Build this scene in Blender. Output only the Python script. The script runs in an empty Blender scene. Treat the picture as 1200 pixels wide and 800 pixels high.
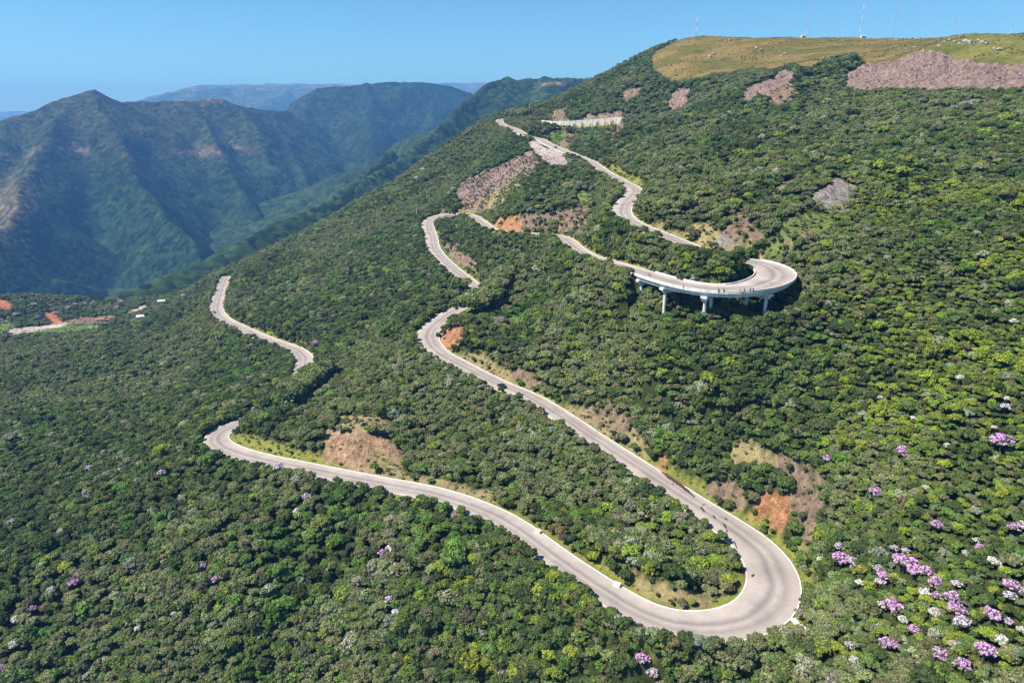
import bpy, bmesh, math, random
import numpy as np
from mathutils import Vector
random.seed(7)
RNG = np.random.default_rng(11)
SC = bpy.context.scene
COL = SC.collection
PI = math.pi

# ------------------------------------------------------------------ camera
FOC = 800.0                      # focal length in pixels of a 1200 px wide picture
PITCH = math.radians(18.8)
cam_d = bpy.data.cameras.new('camera')
cam_d.sensor_width = 36.0
cam_d.lens = FOC / 1200.0 * 36.0
cam_d.clip_start = 1.0
cam_d.clip_end = 80000.0
cam = bpy.data.objects.new('camera', cam_d)
COL.objects.link(cam)
cam.location = (0, 0, 0)
cam.rotation_euler = (PI / 2 - PITCH, 0, 0)
SC.camera = cam

# ------------------------------------------------------------------ light
SUN_EL = math.radians(52)
SUN_AZ = math.atan2(-0.90, -0.22)        # towards the sun, from +Y clockwise
SC.world = bpy.data.worlds.new('World')
SC.world.use_nodes = True
wn = SC.world.node_tree
wn.nodes.clear()
w_out = wn.nodes.new('ShaderNodeOutputWorld')
w_bg = wn.nodes.new('ShaderNodeBackground')
w_sky = wn.nodes.new('ShaderNodeTexSky')
w_sky.sky_type = 'NISHITA'
w_sky.sun_disc = False
w_sky.sun_elevation = SUN_EL
w_sky.sun_rotation = SUN_AZ
w_sky.altitude = 900
w_sky.air_density = 1.0
w_sky.dust_density = 0.0
w_sky.ozone_density = 2.6
w_bg.inputs['Strength'].default_value = 0.07
w_mx = wn.nodes.new('ShaderNodeMix'); w_mx.data_type = 'RGBA'; w_mx.blend_type = 'MULTIPLY'; w_mx.inputs[0].default_value = 1.0
w_mx.inputs[7].default_value = (0.56, 0.95, 1.15, 1)      # clear winter sky of the photograph, a little more cyan than the model's
wn.links.new(w_sky.outputs[0], w_mx.inputs[6]); wn.links.new(w_mx.outputs[2], w_bg.inputs[0])
wn.links.new(w_bg.outputs[0], w_out.inputs[0])
sun_d = bpy.data.lights.new('sun', 'SUN')
sun_d.energy = 5.0
sun_d.angle = math.radians(0.5)
sun_d.color = (1.0, 0.955, 0.89)
sun = bpy.data.objects.new('sun', sun_d)
COL.objects.link(sun)
sdir = Vector((math.sin(SUN_AZ) * math.cos(SUN_EL), math.cos(SUN_AZ) * math.cos(SUN_EL), math.sin(SUN_EL)))
sun.rotation_euler = sdir.to_track_quat('Z', 'Y').to_euler()
sun.location = sdir * 900
SC.view_settings.view_transform = 'Standard'
SC.view_settings.look = 'None'
SC.view_settings.gamma = 1.0
SC.view_settings.exposure = 0.85

# ------------------------------------------------------------------ geometry helpers
def ray(px, py):
    px = np.asarray(px, float); py = np.asarray(py, float)
    u = (px - 600) / FOC; v = (400 - py) / FOC
    return np.stack([u, math.cos(PITCH) + v * math.sin(PITCH), -math.sin(PITCH) + v * math.cos(PITCH)], -1)
def at_dist(px, py, d):                       # point of the place seen in direction (px, py) at distance d
    r = ray(px, py)
    return r / np.linalg.norm(r, axis=-1, keepdims=True) * np.asarray(d, float)[..., None]
def at_z(px, py, z):
    r = ray(px, py)
    return r * (z / r[2])
def project(P):
    P = np.asarray(P, float)
    f = P[..., 1] * math.cos(PITCH) - P[..., 2] * math.sin(PITCH)
    up = P[..., 1] * math.sin(PITCH) + P[..., 2] * math.cos(PITCH)
    f = np.where(np.abs(f) < 1e-6, 1e-6, f)
    return 600 + FOC * P[..., 0] / f, 400 - FOC * up / f, f

def _hash(ix, iy, seed):
    h = (ix.astype(np.int64) * 374761393 + iy.astype(np.int64) * 668265263 + seed * 974634777) & 0xffffffff
    h = ((h ^ (h >> 13)) * 1274126177) & 0xffffffff
    h = (h ^ (h >> 16)) & 0xffffff
    return h / float(0xffffff)
def vnoise(x, y, seed=0):
    x = np.asarray(x, float); y = np.asarray(y, float)
    ix = np.floor(x); iy = np.floor(y); fx = x - ix; fy = y - iy
    fx = fx * fx * (3 - 2 * fx); fy = fy * fy * (3 - 2 * fy)
    a = _hash(ix, iy, seed); b = _hash(ix + 1, iy, seed); c = _hash(ix, iy + 1, seed); d = _hash(ix + 1, iy + 1, seed)
    return (a * (1 - fx) + b * fx) * (1 - fy) + (c * (1 - fx) + d * fx) * fy
def fbm(x, y, oct=4, seed=0, gain=0.5):
    s = 0; a = 1.0; t = 0
    for o in range(oct):
        s = s + a * (vnoise(x, y, seed + o * 17) * 2 - 1); t += a
        x = np.asarray(x) * 2.03 + 13.7; y = np.asarray(y) * 2.03 - 7.1; a *= gain
    return s / t
def ridged(x, y, oct=4, seed=0):
    s = 0; a = 1.0; t = 0
    for o in range(oct):
        s = s + a * (1 - np.abs(vnoise(x, y, seed + o * 17) * 2 - 1)); t += a
        x = np.asarray(x) * 2.1 + 3.7; y = np.asarray(y) * 2.1 - 9.1; a *= 0.5
    return s / t
def sstep(a, b, x):
    t = np.clip((x - a) / (b - a), 0, 1)
    return t * t * (3 - 2 * t)
def inpoly(px, py, poly):
    r = np.zeros(px.shape, bool); n = len(poly); j = n - 1
    for i in range(n):
        xi, yi = poly[i]; xj, yj = poly[j]
        c = ((yi > py) != (yj > py)) & (px < (xj - xi) * (py - yi) / ((yj - yi) or 1e-9) + xi)
        r ^= c; j = i
    return r

def tag(o, label=None, cat=None, group=None, kind=None):
    if label: o['label'] = label
    if cat: o['category'] = cat
    if group: o['group'] = group
    if kind: o['kind'] = kind
    return o
def mesh_obj(name, verts, faces, mat, parent=None, smooth=False, kind=None):
    me = bpy.data.meshes.new(name)
    me.from_pydata([tuple(map(float, v)) for v in verts], [], faces)
    if mat is not None: me.materials.append(mat)
    if smooth: me.polygons.foreach_set('use_smooth', [True] * len(me.polygons))
    me.update()
    o = bpy.data.objects.new(name, me); COL.objects.link(o)
    if parent is not None: o.parent = parent
    if kind: o['kind'] = kind
    return o
def add_child(name, me, parent, loc=(0, 0, 0), rot=(0, 0, 0), scale=(1, 1, 1)):
    o = bpy.data.objects.new(name, me); COL.objects.link(o)
    o.parent = parent; o.location = loc; o.rotation_euler = rot; o.scale = scale
    return o
def empty(name, loc, rz=0.0, s=1.0):
    o = bpy.data.objects.new(name, None); COL.objects.link(o)
    o.location = loc; o.rotation_euler = (0, 0, rz); o.scale = (s, s, s)
    o.empty_display_size = 0.5
    return o
class MB:
    """collects boxes / tubes, builds one mesh"""
    def __init__(s): s.v = []; s.f = []
    def box(s, c, h, rz=0.0, taper=1.0):
        n = len(s.v); ca, sa = math.cos(rz), math.sin(rz)
        for dz, k in ((-1, 1.0), (1, taper)):
            for dx, dy in ((-1, -1), (1, -1), (1, 1), (-1, 1)):
                x, y = dx * h[0] * k, dy * h[1] * k
                s.v.append((c[0] + x * ca - y * sa, c[1] + x * sa + y * ca, c[2] + dz * h[2]))
        for q in ((0, 3, 2, 1), (4, 5, 6, 7), (0, 1, 5, 4), (1, 2, 6, 5), (2, 3, 7, 6), (3, 0, 4, 7)):
            s.f.append(tuple(n + i for i in q))
        return s
    def tube(s, p0, p1, r0, r1, seg=8):
        p0 = np.array(p0, float); p1 = np.array(p1, float); d = p1 - p0; d /= np.linalg.norm(d)
        a = np.cross(d, (0, 0, 1.0) if abs(d[2]) < .9 else (1.0, 0, 0)); a /= np.linalg.norm(a); b = np.cross(d, a)
        n = len(s.v)
        for p, r in ((p0, r0), (p1, r1)):
            for i in range(seg):
                t = 2 * PI * i / seg
                s.v.append(tuple(p + r * (math.cos(t) * a + math.sin(t) * b)))
        for i in range(seg):
            j = (i + 1) % seg
            s.f.append((n + i, n + j, n + seg + j, n + seg + i))
        s.f.append(tuple(n + i for i in range(seg))[::-1]); s.f.append(tuple(n + seg + i for i in range(seg)))
        return s
    def mesh(s, name, mat, smooth=False):
        me = bpy.data.meshes.new(name); me.from_pydata(s.v, [], s.f); me.materials.append(mat)
        if smooth: me.polygons.foreach_set('use_smooth', [True] * len(me.polygons))
        me.update(); return me
    def obj(s, name, mat, parent=None, smooth=False):
        o = bpy.data.objects.new(name, s.mesh(name, mat, smooth)); COL.objects.link(o)
        if parent is not None: o.parent = parent
        return o

# ------------------------------------------------------------------ materials
def new_mat(name):
    m = bpy.data.materials.new(name); m.use_nodes = True
    nt = m.node_tree; b = nt.nodes['Principled BSDF']
    b.inputs['Specular IOR Level'].default_value = 0.25
    return m, nt, b
def N(nt, t, **kw):
    n = nt.nodes.new(t)
    for k, v in kw.items(): setattr(n, k, v)
    return n
def noise_node(nt, scale, detail=4, rough=.55, vec=None):
    n = N(nt, 'ShaderNodeTexNoise'); n.inputs['Scale'].default_value = scale
    n.inputs['Detail'].default_value = detail; n.inputs['Roughness'].default_value = rough
    if vec is not None: nt.links.new(vec, n.inputs['Vector'])
    return n
def ramp(nt, fac, stops):
    r = N(nt, 'ShaderNodeValToRGB'); els = r.color_ramp.elements
    while len(els) < len(stops): els.new(.5)
    for e, (p, c) in zip(els, stops): e.position = p; e.color = (*c, 1)
    nt.links.new(fac, r.inputs[0]); return r
def mult(nt, a, b, fac=1.0, blend='MULTIPLY'):
    m = N(nt, 'ShaderNodeMix', data_type='RGBA', blend_type=blend); m.inputs[0].default_value = fac
    for s, i in ((a, 6), (b, 7)):
        if hasattr(s, 'is_output'): nt.links.new(s, m.inputs[i])
        else: m.inputs[i].default_value = (*s, 1)
    return m.outputs[2]
def bump(nt, b, h, strength, dist):
    n = N(nt, 'ShaderNodeBump'); n.inputs['Strength'].default_value = strength; n.inputs['Distance'].default_value = dist
    nt.links.new(h, n.inputs['Height']); nt.links.new(n.outputs[0], b.inputs['Normal'])
def simple(name, col, rough=.7, var=.12, scale=3.0, metal=0.0, spec=.25):
    m, nt, b = new_mat(name)
    geo = N(nt, 'ShaderNodeNewGeometry')
    n = noise_node(nt, scale, 4, .6, geo.outputs['Position'])
    r = ramp(nt, n.outputs[0], [(.3, (1 - var,) * 3), (.7, (1 + var,) * 3)])
    nt.links.new(mult(nt, col, r.outputs[0]), b.inputs['Base Color'])
    b.inputs['Roughness'].default_value = rough; b.inputs['Metallic'].default_value = metal
    b.inputs['Specular IOR Level'].default_value = spec
    return m

def ground_material(name, bump_d=0.35, scales=(0.25, 1.3, 6.0), alpha_rock=False):
    m, nt, b = new_mat(name)
    geo = N(nt, 'ShaderNodeNewGeometry'); pos = geo.outputs['Position']
    a = N(nt, 'ShaderNodeAttribute'); a.attribute_name = 'ground_colour'
    n1 = noise_node(nt, scales[0], 5, .6, pos); n2 = noise_node(nt, scales[1], 4, .65, pos); n3 = noise_node(nt, scales[2], 3, .7, pos)
    r1 = ramp(nt, n1.outputs[0], [(.28, (.66, .68, .62)), (.5, (1, 1, 1)), (.74, (1.35, 1.3, 1.22))])
    r2 = ramp(nt, n2.outputs[0], [(.3, (.68, .7, .66)), (.7, (1.3, 1.28, 1.25))])
    r3 = ramp(nt, n3.outputs[0], [(.3, (.75, .76, .74)), (.7, (1.22, 1.2, 1.2))])
    c = mult(nt, a.outputs['Color'], r1.outputs[0]); c = mult(nt, c, r2.outputs[0]); c = mult(nt, c, r3.outputs[0])
    if alpha_rock:
        sn = N(nt, 'ShaderNodeTexNoise'); sn.inputs['Scale'].default_value = .8; sn.inputs['Detail'].default_value = 6; sn.inputs['Roughness'].default_value = .75
        sm = N(nt, 'ShaderNodeMapping'); sm.inputs['Scale'].default_value = (1.0, .6, .12); nt.links.new(pos, sm.inputs[0]); nt.links.new(sm.outputs[0], sn.inputs['Vector'])
        sr = ramp(nt, sn.outputs[0], [(.36, (.38, .36, .36)), (.5, (.95, .93, .92)), (.66, (1.5, 1.42, 1.36))])
        rm = N(nt, 'ShaderNodeMix', data_type='RGBA', blend_type='MULTIPLY'); nt.links.new(a.outputs['Alpha'], rm.inputs[0]); nt.links.new(c, rm.inputs[6]); nt.links.new(sr.outputs[0], rm.inputs[7]); c = rm.outputs[2]
    nt.links.new(c, b.inputs['Base Color']); b.inputs['Roughness'].default_value = .95
    b.inputs['Specular IOR Level'].default_value = .1
    ad = N(nt, 'ShaderNodeMath', operation='ADD'); nt.links.new(n2.outputs[0], ad.inputs[0]); nt.links.new(n3.outputs[0], ad.inputs[1])
    ng_ = N(nt, 'ShaderNodeTexNoise'); ng_.inputs['Scale'].default_value = .55; ng_.inputs['Detail'].default_value = 7; ng_.inputs['Roughness'].default_value = .72; ng_.inputs['Distortion'].default_value = 1.2
    mp = N(nt, 'ShaderNodeMapping'); mp.inputs['Scale'].default_value = (1.0, 1.0, .45); nt.links.new(pos, mp.inputs[0]); nt.links.new(mp.outputs[0], ng_.inputs['Vector'])
    rk = N(nt, 'ShaderNodeMath', operation='MULTIPLY'); nt.links.new(ng_.outputs[0], rk.inputs[0]); nt.links.new(a.outputs['Alpha'], rk.inputs[1])
    rk2 = N(nt, 'ShaderNodeMath', operation='MULTIPLY_ADD'); nt.links.new(rk.outputs[0], rk2.inputs[0]); rk2.inputs[1].default_value = 7.0 if alpha_rock else 0.0; nt.links.new(ad.outputs[0], rk2.inputs[2])
    bump(nt, b, rk2.outputs[0], .9, bump_d)
    return m
M = {}
M['ground'] = ground_material('ground_earth_and_grass', alpha_rock=True)
M['asphalt'], nt, b = new_mat('worn_concrete_paving')
geo = N(nt, 'ShaderNodeNewGeometry'); uv = N(nt, 'ShaderNodeAttribute'); uv.attribute_name = 'lane'
n1 = noise_node(nt, .12, 4, .6, geo.outputs['Position']); n2 = noise_node(nt, 2.2, 5, .7, geo.outputs['Position'])
sep = N(nt, 'ShaderNodeSeparateXYZ'); nt.links.new(uv.outputs['Vector'], sep.inputs[0])
wob = N(nt, 'ShaderNodeMath', operation='MULTIPLY_ADD'); nt.links.new(n1.outputs[0], wob.inputs[0]); wob.inputs[1].default_value = .16; nt.links.new(sep.outputs[0], wob.inputs[2])
tracks = ramp(nt, wob.outputs[0], [(0.0, (.395, .335, .295)), (.22, (.355, .305, .27)), (.36, (.265, .228, .207)), (.50, (.37, .315, .28)), (.62, (.22, .19, .178)), (.76, (.355, .305, .27)), (1.0, (.40, .342, .303))])
mo = ramp(nt, n1.outputs[0], [(.3, (.8, .79, .78)), (.7, (1.1, 1.1, 1.09))])
mo2 = ramp(nt, n2.outputs[0], [(.3, (.9, .9, .9)), (.7, (1.07, 1.07, 1.07))])
c = mult(nt, tracks.outputs[0], mo.outputs[0]); c = mult(nt, c, mo2.outputs[0])
nt.links.new(c, b.inputs['Base Color']); b.inputs['Roughness'].default_value = .9
bump(nt, b, n2.outputs[0], .3, .03)
M['concrete'] = simple('pale_concrete', (.58, .55, .51), .85, .22, .8)
M['white_concrete'] = simple('white_concrete', (.68, .65, .60), .8, .34, .45)
M['stained_concrete'] = simple('stained_viaduct_concrete', (.60, .57, .53), .85, .28, .45)
M['dark_patch'] = simple('dark_tar_and_shadow', (.035, .03, .03), .6, .2, 3)  # tar repairs, also the painted barrier shadow on the upper road
M['wet_mud'] = simple('wet_brown_silt', (.085, .05, .04), .35, .3, 1.5)
M['orange_mud'] = simple('orange_washed_soil', (.45, .19, .09), .9, .25, 1.5)

def leaf_material(name, flower=False):
    m, nt, b = new_mat(name)
    t = N(nt, 'ShaderNodeAttribute', attribute_type='INSTANCER'); t.attribute_name = 'petal' if flower else 'tint'
    lv = N(nt, 'ShaderNodeAttribute'); lv.attribute_name = 'leafv'
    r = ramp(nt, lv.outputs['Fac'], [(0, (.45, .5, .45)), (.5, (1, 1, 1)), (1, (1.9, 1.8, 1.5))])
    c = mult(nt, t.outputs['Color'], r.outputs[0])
    nt.links.new(c, b.inputs['Base Color'])
    b.inputs['Roughness'].default_value = .62
    b.inputs['Specular IOR Level'].default_value = .18
    tr = N(nt, 'ShaderNodeBsdfTranslucent'); mx = N(nt, 'ShaderNodeMixShader'); mx.inputs[0].default_value = .22
    tc = mult(nt, c, (1.0, 1.15, .55) if not flower else (1, 1, 1))
    nt.links.new(tc, tr.inputs[0]); out = nt.nodes['Material Output']
    nt.links.new(b.outputs[0], mx.inputs[1]); nt.links.new(tr.outputs[0], mx.inputs[2]); nt.links.new(mx.outputs[0], out.inputs[0])
    return m
M['leaf'] = leaf_material('foliage')
M['petal'] = leaf_material('blossom', True)
M['bark'] = simple('grey_bark', (.16, .13, .10), .9, .3, 6)
M['car_glass'] = simple('dark_car_glass', (.02, .022, .025), .15, .05, 3, 0, .6)
M['rubber'] = simple('black_rubber', (.02, .02, .02), .85, .1)
M['steel'] = simple('galvanised_steel', (.42, .43, .44), .5, .1, 3, .3)
M['pole'] = simple('weathered_concrete_pole', (.52, .50, .47), .85, .12, 3)
M['tower_red'] = simple('faded_red_mast_paint', (.45, .17, .12), .6, .1)
M['tower_white'] = simple('white_mast_paint', (.7, .7, .7), .6, .08)
M['rock'] = simple('weathered_boulder', (.36, .31, .28), .95, .35, .9)
M['wallrender'] = simple('pale_house_render', (.62, .56, .48), .85, .12, 1)
M['rooftile'] = simple('brown_roof_tiles', (.28, .15, .10), .85, .2, 2)
M['roofsheet'] = simple('pale_roof_sheeting', (.5, .5, .48), .6, .1, 1)

# ------------------------------------------------------------------ the road: solved as a real graded road from its bends
def cr(pts, n=8):
    pts = np.array(pts, float); P = np.vstack([2 * pts[0] - pts[1], pts, 2 * pts[-1] - pts[-2]]); out = []
    for i in range(1, len(P) - 2):
        p0, p1, p2, p3 = P[i - 1:i + 3]
        for k in range(n):
            t = k / n
            out.append(.5 * ((2 * p1) + (-p0 + p2) * t + (2 * p0 - 5 * p1 + 4 * p2 - p3) * t * t + (-p0 + 3 * p1 - 3 * p2 + p3) * t ** 3))
    out.append(P[-2]); return np.array(out)
def chain(pts, z0, g):
    out = []; p = at_z(*pts[0][:2], z0); out.append(p)
    for q in pts[1:]:
        r = ray(q[0], q[1]); z = p[2]
        for _ in range(50):
            c = r * (z / r[2]); z = .5 * z + .5 * (p[2] + g * math.hypot(c[0] - p[0], c[1] - p[1]))
        p = r * (z / r[2]); out.append(p)
    return np.array(out)
def resample(P, step):
    d = np.r_[0, np.cumsum(np.linalg.norm(np.diff(P[:, :3], axis=0), axis=1))]
    n = max(2, int(d[-1] / step)); s = np.linspace(0, d[-1], n)
    return np.stack([np.interp(s, d, P[:, k]) for k in range(P.shape[1])], 1)
def smooth(P, it, cols=None):
    P = P.copy()
    for _ in range(it):
        Q = P.copy(); Q[1:-1] = .25 * P[:-2] + .5 * P[1:-1] + .25 * P[2:]; P = Q
    return P
# (px, py, half width) along the centre line
S = 4.9
lower_dn = [(848,733,7.2),(800,733,6.2),(755,719,5.6),(700,685.5,5.2),(650,651,S),(600,614,S),(550,591,S),(500,576,S),(450,567,S),(400,557,S),(350,547,S),(320,541,S),(290,534,5.2),(268,527,5.6),(252,517,6),(257,506,6),(275,498,5.4),(300,489,S),(330,466,S),(352,447,5.2),(355,433,6),(357,419,6.2),(345,409,5.6),(320,400,5.2),(300,392,5.2),(280,383,5.5),(262,374,6),(254,364,6.5),(256,351,6.2),(260,338,6),(265,324,6)]
lower_up = [(848,733,7.2),(880,725,8.4),(899,710,9.2),(909,688,9.6),(904,664,9.4),(888,642,8.4),(866,624,7.2),(838,606,6.4),(795,578,5.8),(745,545,5.2),(697,514,5),(665,492,S),(625,467,S),(582,449,S),(540,427,S),(515,414,5.6),(502,400,6.8),(503,387,6.8),(515,376,6),(528,366,S)]
via_dn = [(863,339,6.8),(828,338,6.2),(800,333,5.8),(770,325,5.4),(745,316.5,5),(715,307.5,S),(690,300,S),(672,289,5.4),(660,279,6),(640,275,5.5),(600,273,S),(576,268.5,5.4),(562,259,6.2),(552,252.5,6.2),(538,250,5),(520,251,5),(505,256,5.6),(501,265,6),(505,276,5.6),(508,290,5.4),(518,303,5.4),(534,317,5.4),(552,331,5.2),(563,341,S),(560,350,S),(545,358,S),(528,366,S)]
via_up = [(863,339,6.8),(888,335,8.4),(905,328.5,9.2),(911,321.5,9.6),(903,313,9),(885,307.5,7.6),(862,304,6.2),(838,299,5.4),(812,290,S),(790,281,S),(765,271,5.2),(742,262,5.6),(729,251,6),(731,240,5.6),(740,230,5.2),(744,222,5.2),(728,212.5,S),(708,201.5,S),(692,190,S),(667,179.5,S),(650,172.5,S),(632,163.5,S)]
def solve(pts, z0, g):
    a = np.array([p[:2] for p in pts], float); pts = [(p[0], p[1], 4.35 + (p[2] - 4.9) * .56) for p in pts]; c = cr(a, 12); C = chain(c, z0, g)
    d = np.interp(np.arange(len(c)) / 12.0, np.arange(len(pts)), [p[2] for p in pts])
    return np.c_[C, d]
Z_LOW, Z_VIA = -125.0, -60.0
R_dn = solve(lower_dn, Z_LOW, -.06)
R_up = solve(lower_up, Z_LOW, .058)
V_dn = solve(via_dn, Z_VIA, -.066)
V_up = solve(via_up, Z_VIA, .066)
# the two middle runs meet behind the trees
gap = R_up[-1][:3] - V_dn[-1][:3]
w = np.linspace(0, 1, len(V_dn))[:, None] ** 3
V_dn[:, :3] += gap * w
# last bend and the walled stretch at the top, at chosen distances
SH = 4.35
top = np.vstack([np.c_[at_dist([612, 600, 590], [156.5, 150.5, 147.5], [690, 745, 790]), [4.35, 4.6, 5]],
                 np.c_[at_dist([584, 592, 612], [143, 138.5, 139], [830, 850, 835]), [5.2, 5.2, 5]],
                 np.c_[at_dist([636, 655, 690, 729, 745, 760, 780], [141.5, 143.2, 141.4, 137.8, 136.8, 136, 134.6], [770, 735, 722, 712, 705, 700, 690]), [4.4] * 7]])
V_up = np.vstack([V_up, cr(top, 10)])
main = np.vstack([R_dn[::-1], R_up[1:], V_dn[::-1][1:], V_up[1:]])
ROAD = resample(main, 3.0)
ROAD = smooth(ROAD, 5)
ROAD = resample(ROAD, 3.0)
zs = ROAD[:, 2].copy()
for _ in range(30): zs[1:-1] = .25 * zs[:-2] + .5 * zs[1:-1] + .25 * zs[2:]
ROAD[:, 2] = zs
NR = len(ROAD)
ppx, ppy, pf = project(ROAD[:, :3])
# which samples stand on the viaduct
ivia = np.argmin(np.abs(ppx - 863) + np.abs(ppy - 339))
i0 = max(i for i in range(ivia) if abs(ppx[i] - 757) < 6 and abs(ppy[i] - 321) < 6)
i1 = min(i for i in range(ivia, NR) if ppy[i] < 312 and ppx[i] < 906)
VIA = np.zeros(NR, bool); VIA[i0:i1 + 1] = True
tan = np.gradient(ROAD[:, :2], axis=0); tan /= np.linalg.norm(tan, axis=1, keepdims=True)
nor = np.stack([-tan[:, 1], tan[:, 0]], 1)               # left of travel (uphill direction of travel)

# ------------------------------------------------------------------ the terrain: smooth surface through surveyed points
ctrl = """
0 350 1010|60 350 1020|120 352 1000|180 350 960|230 335 930|0 372 930|60 372 920|120 372 900|180 366 870|0 386 860|80 386 840|140 384 800
50 397 760|0 397 790|150 400 700|215 385 700|200 440 560|100 440 600|0 440 640|100 500 450|0 500 480|200 500 385|180 560 330|100 560 370|0 560 400
0 650 335|100 650 312|200 620 295|300 600 275|200 700 275|300 700 258|400 630 258|500 650 236|600 690 220|650 740 212|100 790 288|0 780 300|200 790 272|300 790 258|400 790 245|500 790 233|600 790 222|700 790 210|800 790 202|850 785 199
950 785 192|1050 785 186|1190 785 178|1000 740 196|1100 700 192|1190 700 187|1000 650 208|1100 620 203|1190 600 200|1000 560 222|1100 540 217|1190 500 222|1000 470 238|1100 450 234|1190 420 240|950 420 248|900 470 244|900 550 228|850 500 240
800 450 254|800 400 262|760 400 270|700 400 298|650 420 305|600 400 335|650 350 368|600 330 405|700 345 325|750 350 290|762 347 276|790 380 257|812 390 252|833 397 249|860 395 248|885 388 248|920 370 256|750 470 258|700 450 278
800 650 224|750 620 232|700 600 243|700 560 252|650 560 259|600 530 272|550 545 268|550 480 302|500 500 300|500 540 283|430 520 288|430 490 300|480 460 322|600 490 286|850 690 213|820 700 209
400 480 330|360 500 315|300 515 320|300 465 385|420 430 385|440 390 420|450 350 460|400 380 460|400 340 540|350 350 580|320 370 540|470 310 520|430 290 610|380 300 650|320 320 690|450 260 690|500 225 730|460 230 770|550 200 740|560 170 800
1000 300 288|950 280 295|900 280 292|960 230 335|1040 250 330|900 240 335|850 260 318|850 220 370|800 230 390|800 190 440|750 190 490|900 180 430|1000 180 420|1100 200 370|1100 300 285|1190 250 325|1190 340 272|1100 370 262|1190 150 460|1100 130 510|1000 130 530|900 140 530|800 140 600|750 150 610|850 110 640|930 110 600|930 80 660
1000 105 590|1100 105 555|1190 107 530|1040 80 620|1090 60 605|1190 72 570|1000 65 720|900 65 790|820 70 800|780 90 760|720 110 760|690 125 780|650 128 840|730 80 850
800 48 900|900 46 930|1000 46 920|1100 43 860|1190 39 810|1190 45 740|760 64 880|720 85 880
660 160 690|690 159 690|725 156 680|640 120 920|600 129 900|560 148 900|500 187 880|430 232 860|350 276 850|300 300 860|262 316 850
660 220 480|690 235 450|630 240 460|590 240 485|600 215 530|570 225 570|620 190 600|700 265 395|660 262 425|700 285 350|740 290 315|800 316 272|840 322 262|780 306 285|560 300 465|600 300 435|540 280 520|528 262 560
560 380 350|560 410 325|620 440 300|530 350 400|510 345 430|480 370 395
"""
pts = []
for l in ctrl.strip().replace('\n', '|').split('|'):
    a = l.split()
    if len(a) == 3: pts.append(at_dist(float(a[0]), float(a[1]), np.array(float(a[2]))))
pts = np.array(pts)
extra = [(-700, 1180, -430), (-350, 1250, -430), (-560, 1080, -345), (-430, 1120, -360), (-250, 1320, -400), (-150, 1150, -190), (0, 1150, -90), (-60, 1350, -260), (-1100, 1200, -460), (-1000, 800, -330), (300, 1250, 62), (700, 1200, 66), (900, 800, 62), (560, 1000, 70), (-30, 1050, -45), (120, 1080, 20),
         (-420, 950, -265), (-200, 1000, -170), (-420, 100, -330), (-200, 40, -260), (0, 30, -215), (200, 20, -180), (400, 60, -90), (600, 250, -20), (700, 450, 40), (450, 250, -60), (330, 130, -110), (-600, 400, -330), (-1000, 300, -420), (250, -120, -200), (-250, -150, -330)]
rd = ROAD[~VIA][::5, :3]
pts = np.vstack([pts, extra, rd])
def tps_fit(P, lam):
    xy = P[:, :2] / 500.0; n = len(P)
    d2 = ((xy[:, None] - xy[None]) ** 2).sum(-1); K = .5 * d2 * np.log(d2 + 1e-12)
    A = np.zeros((n + 3, n + 3)); A[:n, :n] = K + lam * np.eye(n); A[:n, n] = 1; A[:n, n + 1:] = xy; A[n, :n] = 1; A[n + 1:, :n] = xy.T
    s = np.linalg.solve(A, np.r_[P[:, 2], 0, 0, 0]); return xy, s
T_xy, T_s = tps_fit(pts, 4e-5)
def tps(x, y):
    x = np.ravel(x) / 500.0; y = np.ravel(y) / 500.0; out = np.empty(len(x)); n = len(T_xy)
    for i in range(0, len(x), 20000):
        X = x[i:i + 20000, None]; Y = y[i:i + 20000, None]
        d2 = (X - T_xy[:, 0]) ** 2 + (Y - T_xy[:, 1]) ** 2
        out[i:i + 20000] = (.5 * d2 * np.log(d2 + 1e-12)) @ T_s[:n] + T_s[n] + X[:, 0] * T_s[n + 1] + Y[:, 0] * T_s[n + 2]
    return out
def road_near(x, y, step=1):
    """distance to the centre line and index of the nearest sample"""
    x = np.ravel(x); y = np.ravel(y); D = np.full(len(x), 1e9); I = np.zeros(len(x), int)
    R = ROAD[:, :2]
    for i in range(0, len(x), 20000):
        d2 = (x[i:i + 20000, None] - R[:, 0]) ** 2 + (y[i:i + 20000, None] - R[:, 1]) ** 2
        k = d2.argmin(1); D[i:i + 20000] = np.sqrt(d2[np.arange(len(k)), k]); I[i:i + 20000] = k
    # refine to the segments beside the sample
    for dk in (-1, 1):
        J = np.clip(I + dk, 0, NR - 1); a = R[I]; b = R[J]; ab = b - a; l2 = (ab ** 2).sum(1) + 1e-9
        t = np.clip(((x - a[:, 0]) * ab[:, 0] + (y - a[:, 1]) * ab[:, 1]) / l2, 0, 1)
        d = np.hypot(x - a[:, 0] - t * ab[:, 0], y - a[:, 1] - t * ab[:, 1]); D = np.minimum(D, d)
    return D, I
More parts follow.
